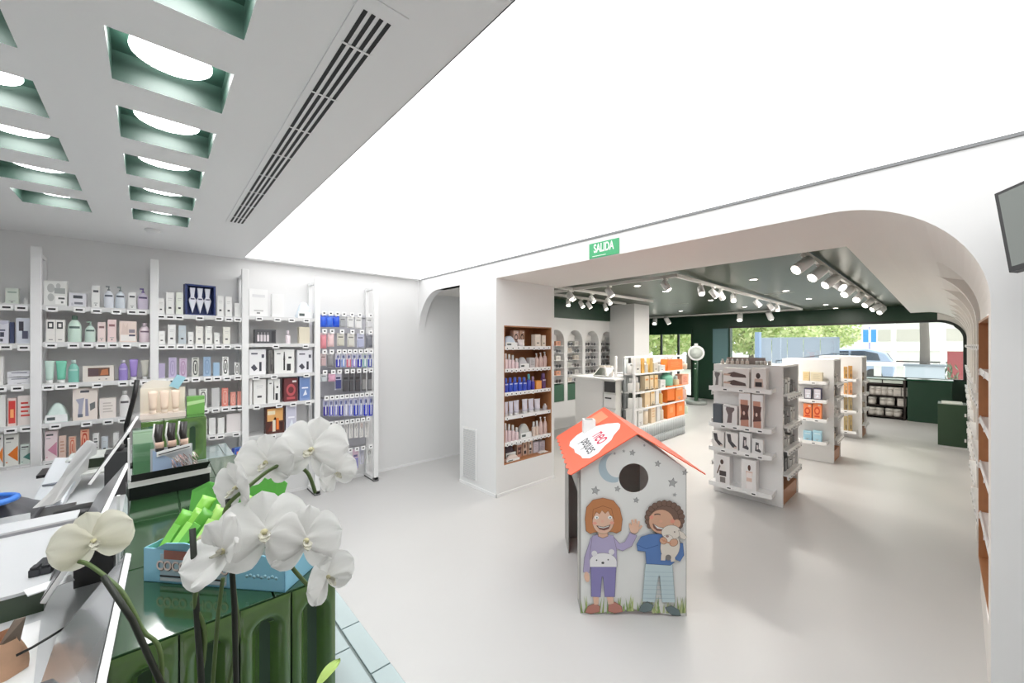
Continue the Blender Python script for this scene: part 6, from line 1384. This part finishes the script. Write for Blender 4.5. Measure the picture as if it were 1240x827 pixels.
# comb and brush display in black trays
dq = atz(205, 592, BT); dr = -.30
ds = empty('counter_display', (dq.x, dq.y, BT+.0005), 'black and white counter display holding three black-handled items and a fringe card', 'display', rz=.12)
b = MB(); b.box(-.115, .115, -.05, .05, 0, .045, BLACK); b.box(-.118, .118, -.054, -.05, .045, .065, WHITE2); b.build('black_base', ds)
b = MB(); b.prism([(-.11, -.052, .065), (.105, -.052, .065), (.112, -.075, .095), (-.112, -.075, .095)], (0, .003, 0), BLACK); b.build('tilted_front', ds)
b = MB(); b.box(-.05, .075, .03, .034, .065, .155, mat((206, 210, 212), .4)); b.build('back_card', ds)
b = MB(); b.prism([(-.05, -.02, .065), (-.05, -.02, .16), (.06, -.02, .075), (.06, -.02, .065)], (0, .003, 0), mat((176, 198, 226), .35)); b.build('blue_side', ds)
b = MB(); b.prism([(-.04, -.03, .135), (.06, -.03, .150), (.06, -.03, .168), (-.04, -.03, .153)], (0, .004, 0), WHITE); b.prism([(-.035, -.034, .142), (.055, -.034, .156), (.055, -.034, .159), (-.035, -.034, .145)], (0, .002, 0), INK); b.build('white_band', ds)
for k in range(3):
    x = -.028+.036*k
    b = MB(); b.tube([(x, -.015, .15), (x-.006, -.005, .20), (x-.002, .005, .25)], .013, mat((36, 32, 30), .3), 10); hnd = b.build('black_brush', ds)
    b = MB(); b.lathe([(.0142, 0), (.0142, .022)], mat((214, 182, 164), .4), 12, c=(x-.003, -.012, .165)); b.build('pink_label', hnd)
    b = MB(); b.tube([(x-.014, -.018, .17), (x-.020, -.010, .21), (x-.014, 0, .255)], .003, mat((222, 222, 218), .3), 6); b.build('clear_edge', hnd)
b = MB(); rnd = random.Random(2)
for k in range(70):
    x = rnd.uniform(0, .07); z = rnd.uniform(.08, .135); a = rnd.uniform(-.02, .02); b.tube([(x, -.034, z), (x+.010+a*.3, -.045, z-.02)], .0012, [mat((226, 214, 206), .5), mat((120, 96, 92), .5), mat((206, 170, 166), .5)][k % 3], 4)
o = b.build('fringe_card', ds, fix=False); o['kind'] = 'stuff'
# leaflet holder at its left
lf = atz(178, 588, BT); lh = empty('leaflet_holder', (lf.x, lf.y+.12, BT+.0005), 'clear acrylic holder of pale green leaflets left of the counter display', 'leaflet holder')
b = MB(); b.box(-.045, .045, .0, .004, 0, .21, glass((226, 238, 230), .1)); b.box(-.045, .045, -.03, -.027, 0, .15, glass((226, 238, 230), .1)); b.build('acrylic', lh)
for k in range(3): b = MB(); b.box(-.042, .042, -.024+.007*k, -.020+.007*k, .003, .19+.006*k, mat([(176, 206, 176), (160, 190, 158), (186, 206, 190)][k], .5)); b.build('leaflet', lh)
# tube stand on the far tiled box
ts = atz(198, 506, BT); tx = empty('tube_stand', (ts.x, ts.y+.04, BT+.0005), 'pale pink counter stand of three cream tubes on the further green box', 'display')
b = MB(); b.box(-.13, .13, -.06, .06, 0, .035, mat((240, 226, 216), .4)); b.box(-.13, .13, .045, .06, .035, .22, mat((236, 228, 212), .4)); b.prism([(-.13, .06, .22), (.08, .06, .22), (.04, .06, .27), (-.06, .06, .285), (-.11, .06, .26)], (0, -.01, 0), mat((238, 232, 220), .4)); b.build('stand_body', tx)
for k in range(3):
    b, c2, nm = tube_parts(.055, .17, (238, 216, 196), (240, 228, 214)); o = b.build('cream_tube'); c2.build('cap', o); o.location = (ts.x-.06+.065*k, ts.y+.02, BT+.037); tag(o, 'cream pink tube, %s from left in the stand on the further box' % ORD[k], 'tube', 'tubes in the pink stand')
b = MB(); b.box(-.03, .03, -.004, .004, 0, .10, mat((160, 206, 220), .4)); M_ = b.build('blue_leaflet', tx, loc=(.06, .03, .22)); M_.rotation_euler = (0, .5, 0)
# green gift pack
g_ = MB(); g_.box(-.06, .05, -.04, .04, 0, .14, mat((116, 176, 90), .35)); g_.prism([(-.06, -.041, .07), (.05, -.041, .09), (.05, -.041, .115), (-.06, -.041, .10)], (0, .002, 0), mat((186, 222, 160), .35)); q = Vector((.262, 4.06, BT+.0005)); o = g_.build('green_pack', loc=q, bev=.006); tag(o, 'bright green gift pack at the right of the pink tube stand', 'pack')

# ================================================================ ORCHID
PETAL = petal_mat((246, 246, 244)); PETC = petal_mat((240, 238, 222)); LIPM = petal_mat((222, 220, 206), .2); STEM = mat((88, 110, 60), .5, noise=.15, nscale=40); STK = mat((34, 40, 30), .55)
op = atz(232, 800, .9); base = Vector((.02, .74, LZ))
orc = empty('potted_orchid', base, 'white orchid with several arching flower stems before the near green box', 'plant')
b = MB(); b.lathe([(.05, 0), (.055, .01), (.068, .12), (.072, .13), (.062, .13), (.055, .115), (.01, .11)], mat((230, 230, 226), .4), 28); b.build('pot', orc)
def OR(px, py, d): return atd(px, py, d)-base
def petal(b, M, L, W, cup, curl, m, n=8, tip=1.0):
    vs = []
    for i in range(n+1):
        t = i/n; w = W*(max(0, math.sin(PI*min(1, .06+t*.94)))**.5)*(.62+.6*t if t < .62 else 1.0)
        for j in range(n+1):
            s = 2*j/n-1; x = L*t; y = s*w/2
            z = -cup*(s*s)*W*.5*(1) + curl*L*(t*t) + .0012*math.sin(9*s+4*t)
            vs.append(M @ Vector((x, y, z)))
    b.raw(vs, [(i*(n+1)+j, i*(n+1)+j+1, (i+1)*(n+1)+j+1, (i+1)*(n+1)+j) for i in range(n) for j in range(n)], m, True)
def flower(px, py, d, size, aim, roll=0, m=None, close=0.0):
    """aim: direction the face looks (world vector)"""
    m = m or PETAL; c = OR(px, py, d); z = Vector(aim).normalized(); up = Vector((0, 0, 1)); x = up.cross(z).normalized(); y = z.cross(x)
    R = Matrix((x, y, z)).transposed().to_4x4(); F = Matrix.Translation(c) @ R @ Matrix.Rotation(roll, 4, 'Z'); s = size
    b = MB()
    for a in (90, 215, 325):     # sepals behind
        petal(b, F @ Matrix.Translation((0, 0, -.002)) @ Matrix.Rotation(math.radians(a), 4, 'Z') @ Matrix.Rotation(-close, 4, 'Y'), s*.52, s*.46, .16, -.08, m)
    for a in (12, 168):          # broad petals
        petal(b, F @ Matrix.Translation((0, 0, .002)) @ Matrix.Rotation(math.radians(a), 4, 'Z') @ Matrix.Rotation(-close, 4, 'Y'), s*.54, s*.80, .12, -.10, m, 12)
    o = b.build('flower', orc, fix=False)
    b = MB()
    for a, L_, W_2 in ((270, .22, .12), (235, .15, .09), (305, .15, .09)): petal(b, F @ Matrix.Translation((0, -.0, .004)) @ Matrix.Rotation(math.radians(a), 4, 'Z') @ Matrix.Rotation(-.6, 4, 'Y'), s*L_, s*W_2, -.5, .3, LIPM, 6)
    b.lathe([(s*.03, 0), (s*.045, s*.04), (s*.02, s*.09)], mat((206, 200, 160), .5), 10, M=F)
    b.build('lip', o, fix=False)
cam = Vector((0, 0, H))
def toward(px, py, d, dx=0, dz=0):
    v = (cam-atd(px, py, d)).normalized(); r = Vector((RT[0], RT[1], 0)); return v+r*dx+Vector((0, 0, dz))
FLW = [(323, 560, .70, .090, (-.5, -.1), .1, None, .25), (288, 590, .66, .080, (-.9, -.25), .3, None, .35), (378, 545, .72, .110, (-.35, .1), -.1, None, .15), (405, 572, .74, .070, (.9, -.1), .2, None, .5),
       (320, 645, .64, .120, (.0, .1), .05, None, .08), (272, 668, .60, .100, (-.9, .1), 1.0, None, .55), (370, 655, .66, .100, (.3, .0), -.2, None, .15), (396, 698, .68, .080, (.9, -.4), .2, None, .45),
       (113, 655, .66, .088, (.1, -.15), .15, PETC, .1)]
for px, py, d, s, (dx, dz), rl_, m_, cl_ in FLW: flower(px, py, d, s*1.08, toward(px, py, d, dx, dz), rl_, m_, cl_)
def STEMP(pts, r, m, name): b = MB(); b.tube([OR(*p) for p in pts], r, m, 8); b.build(name, orc)
def smooth(pts, k=6):
    P = [Vector(p) for p in pts]; out = []
    for i in range(len(P)-1):
        p0, p1, p2, p3 = P[max(0, i-1)], P[i], P[i+1], P[min(len(P)-1, i+2)]
        for j in range(k):
            t = j/k; out.append(.5*((2*p1)+(-p0+p2)*t+(2*p0-5*p1+4*p2-p3)*t*t+(-p0+3*p1-3*p2+p3)*t**3))
    out.append(P[-1]); return out
pot = [base+Vector((dx_, dy_, .12)) for dx_, dy_ in ((-.02, 0), (.01, .01), (.03, -.01), (-.03, .02))]
def potp(k): return pot[k]-base
def stem(pts, k, r=.0032, name='flower_stem', m=STEM, sm=True):
    P = [potp(k)]+[OR(*p) for p in pts]; b = MB(); b.tube(smooth(P) if sm else P, r, m, 8); b.build(name, orc)
stem([(283, 800, .62), (284, 720, .62), (272, 640, .63), (276, 612, .64), (300, 590, .66), (330, 567, .69), (352, 562, .71), (372, 572, .72), (382, 597, .72)], 1)
stem([(246, 800, .58), (236, 730, .58), (246, 690, .59), (268, 664, .61), (300, 658, .63), (338, 666, .65), (356, 690, .67), (372, 708, .68)], 0)
stem([(196, 812, .60), (172, 762, .61), (150, 720, .62), (130, 700, .63), (108, 684, .64), (96, 680, .645)], 3)
stem([(262, 770, .60), (266, 730, .60), (270, 700, .60)], 2, .0028)
stem([(244, 825, .57), (238, 740, .58), (233, 640, .60)], 0, .0042, 'support_stake', STK, False)
stem([(286, 825, .60), (284, 740, .61), (276, 604, .645)], 1, .0040, 'support_stake', STK, False)
stem([(196, 830, .59), (160, 750, .60), (125, 698, .61)], 3, .0042, 'support_stake', STK, False)
for (px, py, d, a, L_) in ((215, 840, .56, 2.2, .16), (300, 850, .56, .3, .15), (385, 832, .60, .6, .05)):
    b = MB(); v = OR(px, py, d); petal(b, Matrix.Translation(potp(1) if L_ > .1 else v) @ Matrix.Rotation(a, 4, 'Z') @ Matrix.Rotation(-.35, 4, 'Y'), L_, L_*.42, -.3, -.35, mat((96, 130, 58) if L_ > .1 else (166, 196, 96), .35), 8); b.build('leaf', orc, fix=False)

# ================================================================ CAMERA, WORLD, RENDER SETTINGS
cd = bpy.data.cameras.new('camera'); co = bpy.data.objects.new('camera', cd); COL.objects.link(co)
co.location = (0, 0, H); co.rotation_euler = (PI/2, 0, math.atan2(FW[1], FW[0])-PI/2)
cd.sensor_fit = 'HORIZONTAL'; cd.sensor_width = 36; cd.lens = 36*FP/1240; cd.shift_x = 0; cd.shift_y = (CY-413.5)/1240; cd.clip_start = .02; cd.clip_end = 300
SC.camera = co
w = bpy.data.worlds.new('world'); SC.world = w; w.use_nodes = True
bg = w.node_tree.nodes['Background']; bg.inputs[0].default_value = (.94, .97, 1, 1); bg.inputs[1].default_value = SKY
S = bpy.data.lights.new('sun', 'SUN'); S.energy = SUNE; S.angle = .02; S.color = (1, .96, .9); so = bpy.data.objects.new('sun', S); COL.objects.link(so); so.rotation_euler = (math.radians(38), math.radians(12), 0); so.location = (30, 0, 20)
vs_ = SC.view_settings; SC.display_settings.display_device = 'sRGB'; vs_.view_transform = 'Standard'; vs_.look = 'None'; vs_.exposure = EXPO; vs_.gamma = 1; vs_.use_curve_mapping = False
SC.cycles.use_denoising = True; SC.cycles.max_bounces = 8; SC.cycles.diffuse_bounces = 5; SC.cycles.transparent_max_bounces = 16
SC.cycles.sample_clamp_indirect = 6.0
